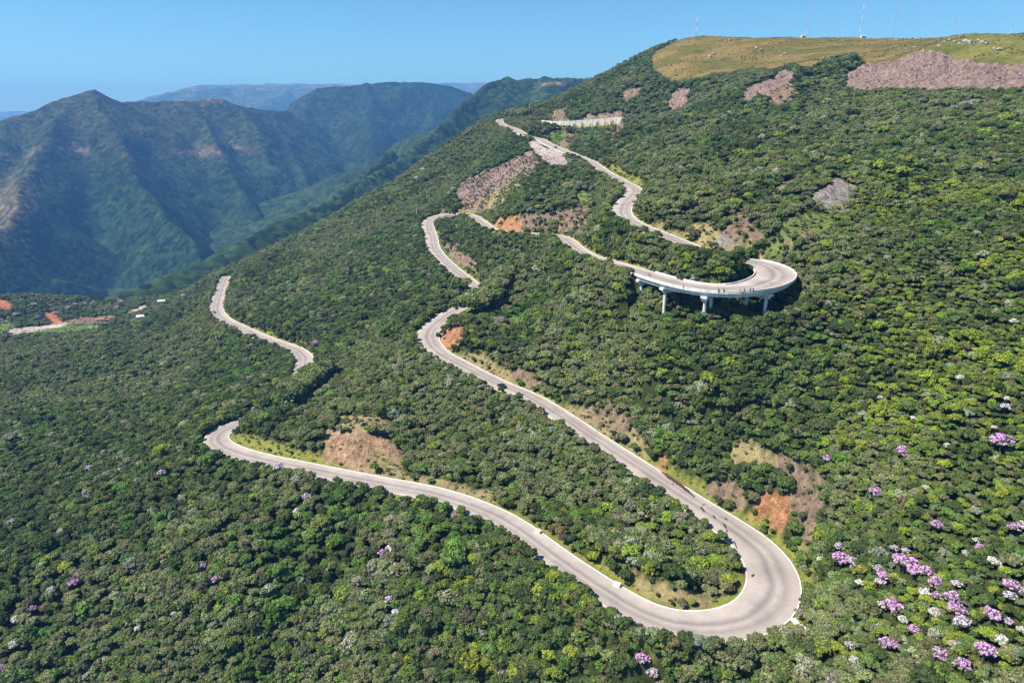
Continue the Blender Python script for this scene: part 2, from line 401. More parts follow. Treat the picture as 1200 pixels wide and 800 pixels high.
# non-forest ground: outlines of clearings, banks and rock, each on its own stretch of slope (distance range)
ZN = {'verge': (.20, .205, .05), 'dry': (.27, .22, .11), 'orange': (.42, .215, .11), 'rock': (.27, .195, .175), 'grey': (.30, .27, .25), 'top': (.165, .122, .045), 'topgreen': (.140, .135, .04), 'bright': (.14, .18, .05), 'redearth': (.42, .16, .08), 'track': (.46, .38, .33), 'field': (.16, .26, .06), 'brown': (.26, .19, .14), 'tan': (.40, .27, .175), 'gravel': (.34, .285, .26)}
ZONES = [
 ('top', 545, 1500, [(762,66),(792,48),(796,10),(1500,10),(1500,36),(1500,76),(1135,80),(1100,74),(1050,70),(1024,78),(1000,62),(968,68),(950,80),(930,74),(905,82),(880,78),(860,84),(835,86),(812,92),(790,94),(780,90),(766,80)]),
 ('topgreen', 560, 1500, [(1095,58),(1120,10),(1500,10),(1500,78),(1150,78),(1110,72)]),
 ('rock', 480, 760, [(988,98),(996,84),(1020,74),(1050,71),(1075,60),(1100,60),(1130,72),(1160,75),(1500,74),(1500,106),(1150,104),(1090,104),(1040,102),(1005,106)]),
 ('rock', 540, 760, [(868,112),(882,100),(905,92),(915,82),(930,82),(933,98),(925,112),(905,116),(890,108),(876,120)]),
 ('brown', 540, 760, [(905,104),(932,98),(930,118),(915,122),(900,120)]),
 ('rock', 560, 800, [(783,116),(795,106),(808,104),(807,118),(797,127),(784,128)]),
 ('brown', 560, 900, [(728,112),(735,106),(750,103),(748,110),(732,118)]),
 ('brown', 650, 900, [(682,142),(684,136),(710,132),(728,131),(733,137),(725,141)]),
 ('brown', 650, 900, [(644,140),(650,128),(660,130),(668,142)]),
 ('bright', 560, 760, [(640,156),(660,152),(672,160),(668,170),(652,168)]),
 ('brown', 560, 760, [(655,172),(668,156),(678,160),(668,172)]),
 ('brown', 500, 760, [(712,158),(724,146),(734,140),(730,150),(722,162),(714,168)]),
 ('gravel', 400, 760, [(622,163),(640,166),(660,180),(668,192),(650,196),(640,190),(630,182),(622,172)]),
 ('rock', 430, 760, [(533,222),(550,208),(580,196),(605,183),(622,176),(632,190),(625,205),(608,214),(590,226),(572,240),(548,238),(535,232)]),
 ('dry', 430, 760, [(560,236),(580,226),(600,210),(622,200),(610,222),(590,238),(574,246)]),
 ('brown', 430, 760, [(508,252),(530,240),(556,236),(575,240),(566,250),(540,248),(520,256)]),
 ('orange', 380, 620, [(574,270),(585,258),(610,254),(612,272)]),
 ('brown', 380, 620, [(606,272),(612,253),(640,250),(665,246),(680,240),(690,246),(688,266),(678,274),(650,268)]),
 ('bright', 380, 620, [(670,236),(680,222),(692,228),(690,245)]),
 ('brown', 380, 660, [(518,290),(528,284),(545,296),(562,310),(564,322),(550,318),(530,304)]),
 ('bright', 400, 700, [(506,268),(514,276),(522,292),(536,308),(555,322),(536,314),(518,298)]),
 ('orange', 280, 480, [(516,402),(520,386),(534,374),(545,388),(542,402),(528,416)]),
 ('dry', 250, 420, [(530,420),(560,410),(575,418),(600,440),(620,452),(600,450),(570,438)]),
 ('brown', 250, 420, [(592,436),(604,428),(625,438),(636,452),(620,456)]),
 ('dry', 240, 420, [(620,462),(660,478),(690,480),(720,492),(745,510),(765,528),(750,536),(720,514),(690,500),(655,482)]),
 ('brown', 240, 420, [(680,482),(712,470),(728,480),(745,500),(730,508),(700,492)]),
 ('orange', 200, 400, [(772,552),(775,532),(785,530),(786,548),(778,556)]),
 ('verge', 200, 400, [(760,540),(790,548),(830,570),(860,590),(900,616),(892,622),(850,600),(800,566)]),
 ('brown', 200, 300, [(822,566),(850,560),(866,572),(880,590),(868,600),(840,588)]),
 ('orange', 200, 300, [(882,600),(888,580),(905,574),(925,582),(920,606),(914,626),(900,614)]),
 ('brown', 200, 300, [(920,580),(926,560),(905,545),(915,530),(945,545),(968,570),(966,596),(955,610),(952,640),(940,642),(932,620),(925,600)]),
 ('dry', 200, 300, [(850,540),(860,516),(885,518),(915,536),(905,548),(878,546),(862,556)]),
 ('verge', 150, 300, [(912,632),(934,640),(952,660),(948,690),(938,660),(925,642)]),
 ('verge', 250, 420, [(262,516),(268,508),(300,512),(340,522),(380,535),(400,548),(350,542),(310,534),(276,528)]),
 ('tan', 250, 420, [(376,524),(380,504),(400,506),(430,508),(462,520),(480,540),(478,560),(440,556),(400,546),(380,538)]),
 ('dry', 250, 420, [(395,504),(392,492),(420,488),(450,486),(462,500),(455,512),(430,508)]),
 ('dry', 250, 420, [(420,540),(440,530),(478,545),(480,562),(450,560)]),
 ('dry', 230, 400, [(450,560),(500,556),(520,562),(560,574),(590,588),(560,586),(510,570)]),
 ('verge', 180, 400, [(560,586),(600,596),(640,624),(700,662),(740,688),(780,702),(830,706),(856,700),(864,676),(876,690),(868,712),(840,722),(800,722),(750,706),(700,675),(640,632),(600,606)]),
 ('dry', 180, 300, [(720,664),(760,676),(800,690),(850,694),(840,712),(800,714),(756,700)]),
 ('grey', 260, 420, [(943,238),(958,222),(985,210),(1000,216),(998,236),(988,254),(970,250)]),
 ('brown', 260, 420, [(900,236),(912,216),(945,205),(925,220)]),
 ('bright', 260, 420, [(905,278),(920,256),(950,250),(975,256),(968,274),(945,286),(925,292)]),
 ('brown', 260, 420, [(912,290),(918,280),(952,272),(958,280),(945,290),(925,292)]),
 ('dry', 240, 420, [(795,276),(810,262),(835,262),(850,278),(868,290),(900,300),(930,308),(895,304),(850,296),(815,284)]),
 ('brown', 260, 420, [(842,284),(850,262),(866,240),(885,244),(888,262),(895,280),(885,296),(868,292)]),
 ('grey', 260, 420, [(835,290),(845,275),(858,276),(855,292)]),
 ('bright', 240, 420, [(888,296),(895,276),(912,284),(945,300),(942,312),(920,306)]),
 ('bright', 240, 420, [(868,290),(872,266),(880,270),(878,292)]),
 ('dry', 300, 520, [(748,268),(760,262),(800,272),(808,280),(790,280)]),
 ('verge', 330, 600, [(706,196),(720,194),(740,204),(756,216),(748,222),(730,210)]),
 ('redearth', 800, 1200, [(-10,346),(5,352),(18,360),(5,362),(-10,358)]),
 ('redearth', 800, 1200, [(50,366),(62,366),(76,378),(66,382),(56,374)]),
 ('track', 780, 1200, [(-5,390),(20,384),(50,381),(78,378),(76,383),(50,387),(18,391)]),
 ('field', 760, 1200, [(-5,376),(10,374),(18,382),(-5,390)]),
 ('field', 760, 1200, [(40,388),(76,382),(128,380),(110,386),(60,391)]),
 ('track', 760, 1200, [(145,366),(160,360),(176,356),(172,360),(150,368)]),
 ('brown', 760, 1200, [(74,376),(100,370),(130,372),(128,379),(80,380)]),
]
def zones(x, y, z, jitter=1.0):
    px, py, f = project(np.stack([x, y, z], -1)); dist = np.sqrt(x * x + y * y + z * z)
    sc = np.clip(250 / dist, .25, .75)
    px = px + jitter * sc * 12 * fbm(x * .13, y * .13, 3, 5); py = py + jitter * sc * 8 * fbm(x * .13 + 50, y * .13, 3, 9)
    idx = np.full(x.shape, -1)
    for k, (nm, d0, d1, poly) in enumerate(ZONES):
        m = inpoly(px, py, poly) & (dist > d0) & (dist < d1) & (f > 0); idx[m] = k
    return idx, px, py
def zcol(idx):
    c = np.zeros(idx.shape + (3,))
    for k, zz in enumerate(ZONES): c[idx == k] = ZN[zz[0]]
    return c
WALLM = (ppx > 640) & (ppx < 731) & (ppy < 146) & (np.arange(NR) > ivia)
def height(x, y, want=False):
    z = tps(x, y); D, I = road_near(x, y)
    x = np.ravel(x); y = np.ravel(y)
    z = z + (2.6 * fbm(x * .022, y * .022, 4, 3) - 5.0 * (ridged(x * .011, y * .011, 3, 14) - .6) * sstep(14, 50, D) + .5 * fbm(x * .11, y * .11, 3, 4)) * sstep(8, 30, D)
    hw = ROAD[I, 3]; rz = ROAD[I, 2]; v = VIA[I]
    cut = np.maximum(0, z - rz); reach = np.where(z > rz, 3.0 + cut * .8, 9.0)      # cut banks stand steep, fills fall gently
    w = sstep(0, 1, (D - hw - 1.6) / reach)
    zr = rz - .35
    zz = zr * (1 - w) + z * w
    # under the viaduct the ground keeps below the deck
    lim = rz - 1.2 - 10.8 * sstep(0, 1, np.minimum(np.abs(I - i0) / 10.0, np.abs(I - i1) / 7.0))
    under = 1 - sstep(hw + 1, hw + 9, D)
    zv = np.where(z > lim, z * (1 - under) + np.minimum(z, lim) * under, z)
    out = np.where(v, zv, zz)
    cs = (x * x + y * y) < (ROAD[I, 0] ** 2 + ROAD[I, 1] ** 2)
    lw = rz - 6.6; t_ = sstep(hw + 6, hw + 24, D)
    out = np.where(WALLM[I] & cs & (D > hw + 1.1), np.minimum(out, lw * (1 - t_) + z * t_), out)
    return (out, D, I, z) if want else out

gx = np.r_[np.arange(-900, -420, 6.0), np.arange(-420, 460, 2.0), np.arange(460, 820, 5.0)]
gy = np.r_[np.arange(-60, 90, 6.0), np.arange(90, 520, 2.0), np.arange(520, 1000, 3.2), np.arange(1000, 1330, 8.0)]
GX, GY = np.meshgrid(gx, gy)
HZ, HD, HI, HB = height(GX, GY, True)
fx, fy = GX.ravel(), GY.ravel()
zi, zpx, zpy = zones(fx, fy, HZ)
base = np.array([.045, .058, .018])[None] * (1 + .35 * fbm(fx * .05, fy * .05, 3, 21))[:, None]
gcol = np.where((zi >= 0)[:, None], zcol(zi), base)
nearroad = (HD < ROAD[HI, 3] + 3.6) & ~VIA[HI] & (np.abs(HI - i0) > 4) & (np.abs(HI - i1) > 2)
vc = np.array(ZN['verge'])[None] * (1 + .3 * fbm(fx * .2, fy * .2, 2, 31))[:, None]
gcol = np.where((nearroad & (zi < 0))[:, None], vc, gcol)
deck_shade = VIA[HI] & (HD < ROAD[HI, 3] - .5)
gcol = np.where(deck_shade[:, None], np.array([.05, .04, .03])[None], gcol)  # shade beneath the deck painted into the ground colour
topm = np.isin(zi, [k for k, q in enumerate(ZONES) if q[0] in ('top', 'topgreen')])
mot = sstep(-.25, .35, fbm(fx * .03, fy * .06, 4, 51))[:, None]
gcol = np.where(topm[:, None], gcol * (.6 + .6 * mot) * np.array([1.0, .96 + .0, .9])[None] + (1 - mot) * np.array([.02, .035, .0])[None], gcol)
rocky = np.isin(zi, [k for k, q in enumerate(ZONES) if q[0] in ('rock', 'grey', 'orange', 'brown', 'tan')]) & (HD > ROAD[HI, 3] + 2)
rockz = np.where(rocky, 1.0, 0.0).reshape(GX.shape)
for _ in range(2): rockz[1:-1, 1:-1] = (rockz[:-2, 1:-1] + rockz[2:, 1:-1] + rockz[1:-1, :-2] + rockz[1:-1, 2:] + 2 * rockz[1:-1, 1:-1]) / 6
rough = (ridged(fx * .09, fy * .09, 4, 41) - .6) * 4.0
rough = rough * np.where(np.hypot(fx, fy) > 450, 2.0, 1.0)
HZ = HZ + rough * rockz.ravel() * sstep(0, 5, HD - ROAD[HI, 3] - 2)
def grid_mesh(name, X, Y, Z, mat, colour=None, smooth=True, attr='ground_colour', alpha=None):
    ny, nx = X.shape; n = nx * ny
    me = bpy.data.meshes.new(name); me.vertices.add(n)
    me.vertices.foreach_set('co', np.stack([X.ravel(), Y.ravel(), Z.ravel()], 1).astype(np.float32).ravel())
    i = np.arange(n).reshape(ny, nx); q = np.stack([i[:-1, :-1], i[:-1, 1:], i[1:, 1:], i[1:, :-1]], -1).reshape(-1, 4)
    me.loops.add(q.size); me.loops.foreach_set('vertex_index', q.ravel().astype(np.int32))
    me.polygons.add(len(q)); me.polygons.foreach_set('loop_start', (np.arange(len(q)) * 4).astype(np.int32))
    me.update(calc_edges=True)
    me.polygons.foreach_set('use_smooth', np.ones(len(q), bool) if smooth else np.zeros(len(q), bool))
    if colour is not None:
        a = me.attributes.new(attr, 'FLOAT_COLOR', 'POINT'); a.data.foreach_set('color', np.c_[np.clip(colour, 0, 1), np.ones(n) if alpha is None else alpha].astype(np.float32).ravel())
    me.materials.append(mat); me.update()
    o = bpy.data.objects.new(name, me); COL.objects.link(o); return o
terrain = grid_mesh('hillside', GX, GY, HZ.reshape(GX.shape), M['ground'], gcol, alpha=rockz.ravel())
tag(terrain, kind='structure')
HZg = HZ.reshape(GX.shape)
def ground(x, y):
    x = np.asarray(x, float); y = np.asarray(y, float)
    ix = np.clip(np.searchsorted(gx, x) - 1, 0, len(gx) - 2); iy = np.clip(np.searchsorted(gy, y) - 1, 0, len(gy) - 2)
    fx_ = (x - gx[ix]) / (gx[ix + 1] - gx[ix]); fy_ = (y - gy[iy]) / (gy[iy + 1] - gy[iy])
    return (HZg[iy, ix] * (1 - fx_) + HZg[iy, ix + 1] * fx_) * (1 - fy_) + (HZg[iy + 1, ix] * (1 - fx_) + HZg[iy + 1, ix + 1] * fx_) * fy_
def hit(px, py, d0=120.0, d1=1400.0, lift=0.0):
    """where the line of sight (px, py) meets the ground"""
    ds = np.arange(d0, d1, 2.0); P = at_dist(np.full(len(ds), px), np.full(len(ds), py), ds)
    below = P[:, 2] < ground(P[:, 0], P[:, 1]) + lift
    k = np.argmax(below)
    return P[k] if below.any() else P[-1]

# ------------------------------------------------------------------ paving, kerbs
def ribbon(name, i0_, i1_, off0, off1, zt0, zt1, mat, parent=None, thick=0.0, kind=None, lane=False, cols=6, idx=None):
    V = []; F = []; L = []; ii = list(range(i0_, i1_ + 1)); c = cols if lane else 1
    for i in ii:
        a = off0(i); b_ = off1(i)
        for k in range(c + 1):
            t = k / c; o = a + (b_ - a) * t
            V.append((ROAD[i, 0] + nor[i, 0] * o, ROAD[i, 1] + nor[i, 1] * o, ROAD[i, 2] + zt0 + (zt1 - zt0) * t)); L.append((t, i * .03, 0))
    w_ = c + 1
    for r in range(len(ii) - 1):
        for k in range(c): F.append((r * w_ + k, r * w_ + k + 1, (r + 1) * w_ + k + 1, (r + 1) * w_ + k))
    if thick:
        n = len(V); V += [(x, y, z - thick) for x, y, z in V]
        for r in range(len(ii) - 1):
            F.append((n + r * w_, n + (r + 1) * w_, n + (r + 1) * w_ + c, n + r * w_ + c))
            F.append((r * w_, (r + 1) * w_, n + (r + 1) * w_, n + r * w_))
            F.append((r * w_ + c, n + r * w_ + c, n + (r + 1) * w_ + c, (r + 1) * w_ + c))
        e = (len(ii) - 1) * w_
        F.append((0, n, n + c, c)); F.append((e, e + c, n + e + c, n + e))
    o = mesh_obj(name, V, F, mat, parent, kind=kind)
    if lane:
        at = o.data.attributes.new('lane', 'FLOAT_VECTOR', 'POINT'); L2 = L + (L if thick else [])
        at.data.foreach_set('vector', np.array(L2, np.float32).ravel())
    return o
hw = lambda i: ROAD[i, 3]
road = ribbon('road', 0, NR - 1, lambda i: -hw(i), lambda i: hw(i), 0, 0, M['asphalt'], lane=True, kind='structure')
for s in (-1, 1):
    ribbon('gutter', 0, i0, lambda i: s * (hw(i) - .05), lambda i: s * (hw(i) + .34), -.05, .04, M['white_concrete'], road, .5)
    ribbon('gutter', i1, NR - 1, lambda i: s * (hw(i) - .05), lambda i: s * (hw(i) + .34), -.05, .04, M['white_concrete'], road, .5)

# ------------------------------------------------------------------ viaduct
via = empty('viaduct', tuple(ROAD[ivia, :3]))
tag(via, 'curved white concrete viaduct on tall piers carrying the upper hairpin', 'viaduct')
def vchild(o): o.parent = via; o.matrix_parent_inverse = via.matrix_world.inverted(); o.location = tuple(-np.array(via.location)); return o
a0, a1 = i0 - 1, i1 + 1
vchild(ribbon('deck_slab', a0, a1, lambda i: -hw(i) - .55, lambda i: hw(i) + .55, -.14, -.14, M['concrete'], None, .3))
for s in (-1, 1):
    vchild(ribbon('parapet', a0, a1, lambda i: s * (hw(i) + .22), lambda i: s * (hw(i) + .53),   .62, .62, M['stained_concrete'], None, .7))
for o_ in (-.82, -.3, .3, .82):
    vchild(ribbon('girder', a0, a1, lambda i: o_ * hw(i) - .3, lambda i: o_ * hw(i) + .3, -.48, -.48, M['concrete'], None, 1.5))
for (pxc, pyc) in ((757, 321), (788, 330), (833, 338), (890, 335)):
    i = i0 + int(np.argmin(np.hypot(ppx[i0:i1 + 1] - pxc, ppy[i0:i1 + 1] - pyc)))
    rz = math.atan2(nor[i, 1], nor[i, 0]); zc = ROAD[i, 2] - 2.0
    cap = MB(); h_ = hw(i)
    cap.box((ROAD[i, 0], ROAD[i, 1], zc - .35), (h_ + .2, 1.15, .4), rz); cap.box((ROAD[i, 0], ROAD[i, 1], zc - 1.45), (h_ - .8, .85, .5), rz)
    co = vchild(cap.obj('pier_cap', M['stained_concrete']))
    for s in (-1, 1):
        x = ROAD[i, 0] + nor[i, 0] * s * (h_ - 1.9); y = ROAD[i, 1] + nor[i, 1] * s * (h_ - 1.9)
        g = float(ground(x, y)) - 1.5
        m = MB(); m.tube((x, y, g), (x, y, zc - 1.5),    .66, .6, 14); vchild(m.obj('pier', M['stained_concrete'], smooth=False))

# ------------------------------------------------------------------ tree shapes
def ico(sub):
    bm = bmesh.new(); bmesh.ops.create_icosphere(bm, subdivisions=sub, radius=1.0)
    v = np.array([q.co[:] for q in bm.verts]); f = np.array([[q.index for q in p.verts] for p in bm.faces]); bm.free(); return v, f
IV, IF = ico(1); IV2, IF2 = ico(2)
def crown_mesh(name, seed, nl=12, nleaf=620, flat=.78, petal=False, spread=1.0):
    """crown of unit radius: leafy clumps on branches' ends, built of many leaf faces"""
    r = np.random.default_rng(seed); V = []; F = []; LV = []; n = 0; lumps = []
    for k in range(nl):
        if k == 0: c = np.array([0, 0, .45]); rad = .52
        else:
            a = k * 2.4 + r.uniform(-.5, .5); ph = r.uniform(0, 1) ** .7; q = .35 + .42 * ph
            c = np.array([math.cos(a) * q * spread, math.sin(a) * q * spread, (.72 - .62 * ph * ph) * flat + r.uniform(-.1, .12)])
            rad = r.uniform(.17, .33)
        lumps.append((c, rad))
    for c, rad in lumps:
        if petal: continue
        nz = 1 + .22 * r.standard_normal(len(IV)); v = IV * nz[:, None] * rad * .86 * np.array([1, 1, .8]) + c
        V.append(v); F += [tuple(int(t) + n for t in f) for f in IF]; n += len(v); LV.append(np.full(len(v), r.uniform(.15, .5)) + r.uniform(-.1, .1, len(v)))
    tot = sum(l[1] ** 2 for l in lumps)
    for c, rad in lumps:
        m = int(nleaf * rad ** 2 / tot); d = r.standard_normal((m, 3)); d /= np.linalg.norm(d, axis=1)[:, None]
        d[:, 2] = np.where(d[:, 2] < -.35, -d[:, 2], d[:, 2])
        if petal: d[:, 2] = np.abs(d[:, 2])
        p = c + d * rad * np.array([1, 1, .82]) * (r.uniform(.86, 1.12, (m, 1)))
        nrm = d + .55 * r.standard_normal((m, 3)); nrm[:, 2] += .25; nrm /= np.linalg.norm(nrm, axis=1)[:, None]
        t1 = np.cross(nrm, r.standard_normal((m, 3))); t1 /= np.linalg.norm(t1, axis=1)[:, None]; t2 = np.cross(nrm, t1)
        s = r.uniform(.055, .105, (m, 1)) * (1.15 if petal else 1)
        lv = np.clip(r.normal(.52, .2, m), 0, 1)
        for sgn1, sgn2, bend in ((-1, -.7, -.2), (1, -.7, 0), (1, .7, -.2), (-1, .7, 0)):
            V.append(p + t1 * s * sgn1 + t2 * s * sgn2 + nrm * s * bend)
        for j in range(m): F.append((n + j, n + m + j, n + 2 * m + j, n + 3 * m + j))
        n += 4 * m; LV += [lv] * 4
    me = bpy.data.meshes.new(name); me.from_pydata(np.vstack(V).tolist(), [], F)
    a = me.attributes.new('leafv', 'FLOAT', 'POINT'); a.data.foreach_set('value', np.clip(np.concatenate(LV), 0, 1).astype(np.float32))
    me.materials.append(M['petal'] if petal else M['leaf']); me.update(); return me
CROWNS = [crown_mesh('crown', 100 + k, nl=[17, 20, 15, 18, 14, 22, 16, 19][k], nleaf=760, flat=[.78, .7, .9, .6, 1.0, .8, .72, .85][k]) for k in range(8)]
SPIKY = crown_mesh('crown', 301, nl=7, nleaf=420, flat=1.15, spread=.8)
BLOOMS = [crown_mesh('blossom', 100 + k, nl=[17, 20, 15, 18][k], nleaf=270, flat=[.78, .7, .9, .6][k], petal=True) for k in range(4)]
def trunk_mesh():
    m = MB(); m.tube((0, 0, -.9), (.03, 0, .05), .075, .055, 7)
    for k in range(4):
        a = k * 1.6; m.tube((.03, 0, .02), (.38 * math.cos(a), .38 * math.sin(a), .42), .04, .018, 5)
    return m.mesh('trunk', M['bark'])
TRUNK = trunk_mesh()
TONES = {'dark green': (.064, .096, .030), 'mid green': (.110, .160, .040), 'sage green': (.172, .196, .084), 'yellow green': (.205, .262, .035), 'silvery grey green': (.26, .28, .19), 'brownish green': (.145, .145, .072), 'fresh green': (.115, .205, .038)}
TN = list(TONES); TC = np.array([TONES[k] for k in TN])

# ------------------------------------------------------------------ where the trees stand
def jgrid(x0, x1, y0, y1, s, seed):
    r = np.random.default_rng(seed); X, Y = np.meshgrid(np.arange(x0, x1, s), np.arange(y0, y1, s * .9)); X[::2] += s / 2
    return (X + r.uniform(-.42, .42, X.shape) * s).ravel(), (Y + r.uniform(-.42, .42, X.shape) * s).ravel()
def infr(px, py, f): return (px > -220) & (px < 1460) & (py > -60) & (py < 960) & (f > 30)
def trees_at(s, seed, x0=-900, x1=760, y0=60, y1=1250):
    x, y = jgrid(x0, x1, y0, y1, s, seed); z = ground(x, y); px, py, f = project(np.stack([x, y, z], -1))
    k = infr(px, py, f); x, y, z, px, py = x[k], y[k], z[k], px[k], py[k]
    D, I = road_near(x, y); zn, _, _ = zones(x, y, z, 1.3)
    return x, y, z, px, py, D, I, zn
x, y, z, px, py, D, I, zn = trees_at(1.6, 5, y1=820)
xb, yb, zb, pxb, pyb, Db, Ib, znb = trees_at(2.9, 6, y0=820)
fary = np.r_[np.zeros(len(x), bool), np.ones(len(xb), bool)]
xs, ys, zs_, pxs, pys, Ds, Is, zns = trees_at(1.9, 8, y1=820)
sls = np.hypot(ground(xs + 2, ys) - ground(xs - 2, ys), ground(xs, ys + 2) - ground(xs, ys - 2)) / 4
ks = sls > .85
x, y, z, px, py, D, I, zn = [np.r_[a_, b_[ks]] for a_, b_ in ((x, xs), (y, ys), (z, zs_), (px, pxs), (py, pys), (D, Ds), (I, Is), (zn, zns))]
fary = np.r_[fary[:len(x) - ks.sum() - len(xb)] if False else np.zeros(len(x), bool), np.ones(len(xb), bool)]
x, y, z, px, py, D, I, zn = [np.r_[a_, b_] for a_, b_ in ((x, xb), (y, yb), (z, zb), (px, pxb), (py, pyb), (D, Db), (I, Ib), (zn, znb))]
r = RNG
patch = fbm(x * .018, y * .018, 3, 61); patch2 = fbm(x * .05, y * .05, 3, 71)
dist = np.sqrt(x * x + y * y + z * z)
sl = np.hypot(ground(x + 2, y) - ground(x - 2, y), ground(x, y + 2) - ground(x, y - 2)) / 4
# low scrubby growth on the right-hand slope, tall forest elsewhere
scrub = sstep(880, 1060, px + 50 * patch2) * sstep(130, 230, py)
meanr = (1.75 - .72 * scrub) * (1 + .38 * fbm(x * .008, y * .008, 2, 66))
rad = np.clip(meanr * (1 + .30 * r.standard_normal(len(x)) + .28 * patch2), .8, 4.6)
dens = (1.6 ** 2 * .9) / (meanr * 1.2) ** 2 * np.sqrt(1 + sl * sl) * np.clip(1 + .0 * sl, 1, 2)
dens = np.where(fary, 1.0, dens)
hwI = ROAD[I, 3]; up = ground(x + 0, y + 0) > ROAD[I, 2] + .4
nearvia = (np.abs(I - ivia) < 34)
need = hwI + np.where(up & ~nearvia, 3.0, .3) + rad * np.where(up & ~nearvia, .9, .62)
topz = z + rad * 1.15
below = VIA[I] & (topz < ROAD[I, 2] - 3.2) & (D > .8)
softz = np.array([q[0] in ('bright', 'dry', 'brown', 'verge') or (q[0] == 'rock' and q[1] == 430) for q in ZONES] + [False])
sprig = (zn >= 0) & softz[zn] & (r.uniform(0, 1, len(x)) < np.where(patch2 > .05, .30, .07)) & (dist < 700)
rad = np.where(sprig, np.clip(rad * .6, .6, 1.5), rad)
emer = (r.uniform(0, 1, len(x)) < .012) & (zn < 0) & (D > hwI + 12)
rad = np.where(emer, rad * 1.0 + 1.7, rad)
keep = ((D > need) | below) & ((zn < 0) | sprig) & (r.uniform(0, 1, len(x)) < dens)
zt_, _, _ = zones(x, y, z + rad * 1.3 + 1, 1.0)
keep &= ~((zt_ >= 0) & (dist > 520) & ~sprig)
keep &= ~((px > 896) & (px < 936) & (py > 716) & (py < 742))
keep &= ~(VIA[I] & (D < hwI + 1.5) & ~below)
keep &= ~(VIA[I] & (D < hwI + 6) & (topz > ROAD[I, 2] - 1.0) & (z < ROAD[I, 2] - 3.5))
# small trees where the slope is stony or close to the paving, so that the road stays in sight
nearr = (D < hwI + 7) & ~up
rad = np.where(nearr, np.minimum(rad, 2.5), rad)
hidden = np.zeros(NR, bool)
for (ax, ay, bx, by) in ((277, 450, 353, 500), (522, 342, 575, 372), (509, 245, 549, 256), (596, 136, 628, 144.5)):
    hidden |= (ppx > ax) & (ppx < bx) & (ppy > ay) & (ppy < by) & (pf > 0)
clear = np.zeros(NR, bool)
for (ax, ay, bx, by) in ((786, 280, 872, 312), (642, 134, 735, 147), (590, 145, 640, 170)):
    clear |= (ppx > ax) & (ppx < bx) & (ppy > ay) & (ppy < by) & (pf > 0)
infront = dist < np.linalg.norm(ROAD[I, :3], axis=1)
rad = np.where(clear[I] & infront & (D < hwI + 14), np.minimum(rad, 1.5), rad)
keep &= ~(clear[I] & infront & (D < hwI + np.where(ppy[I] < 147.5, 13, 3)))
screen = hidden[I] & (dist < np.linalg.norm(ROAD[I, :3], axis=1)) & (D < hwI + 15)
rad = np.where(screen, 4.3, rad)
x, y, z, px, py, rad, patch, patch2, D, I, scrub, screen = [q[keep] for q in (x, y, z, px, py, rad, patch, patch2, D, I, scrub, screen)]
n = len(x)
dist = np.sqrt(x * x + y * y + z * z)
# kinds of tree in drifts
u = r.uniform(0, 1, n); wts = np.zeros((n, len(TN)))
rt = sstep(900, 1150, px) * sstep(120, 300, py); lf = sstep(700, 300, px) * sstep(560, 720, py)
sp = fbm(x * .012 + 40, y * .012, 3, 161) + .35 * patch2        # stands of one kind
sp2 = fbm(x * .02 - 30, y * .02, 3, 171) + .3 * patch2
wts[:, 0] = .45 * sstep(.15, -.2, sp) * (1 - .5 * rt) + .05; wts[:, 1] = .38
wts[:, 2] = 1.1 * sstep(-.08, .16, sp) * (1 - .75 * rt) + .06
wts[:, 3] = .03 + 1.0 * rt * sstep(-.15, .2, sp2) + .8 * lf * sstep(-.1, .25, sp2) + .15 * sstep(.15, .4, sp2)
wts[:, 4] = .016 + .22 * sstep(.3, .5, patch2) + .03 * rt; wts[:, 5] = .06; wts[:, 6] = .03 + .35 * sstep(.2, .4, -sp2)
wts = np.clip(wts, .004, None); cw = np.cumsum(wts, 1); cw /= cw[:, -1:]
kind = (u[:, None] > cw).sum(1)
tint = TC[kind] * (1 + .16 * r.standard_normal((n, 1))) * (1 + .06 * r.standard_normal((n, 3)))
tint = np.clip(tint, .012, .4)
var = r.integers(0, 8, n)
lift = rad * (.42 + .35 * r.uniform(-.3, 1, n) ** 2) + .5 + np.where(screen, 4.5, 0)
sxy = rad * r.uniform(.92, 1.1, n); sz = rad * r.uniform(.75, 1.15, n); rot = r.uniform(0, 2 * PI, n)

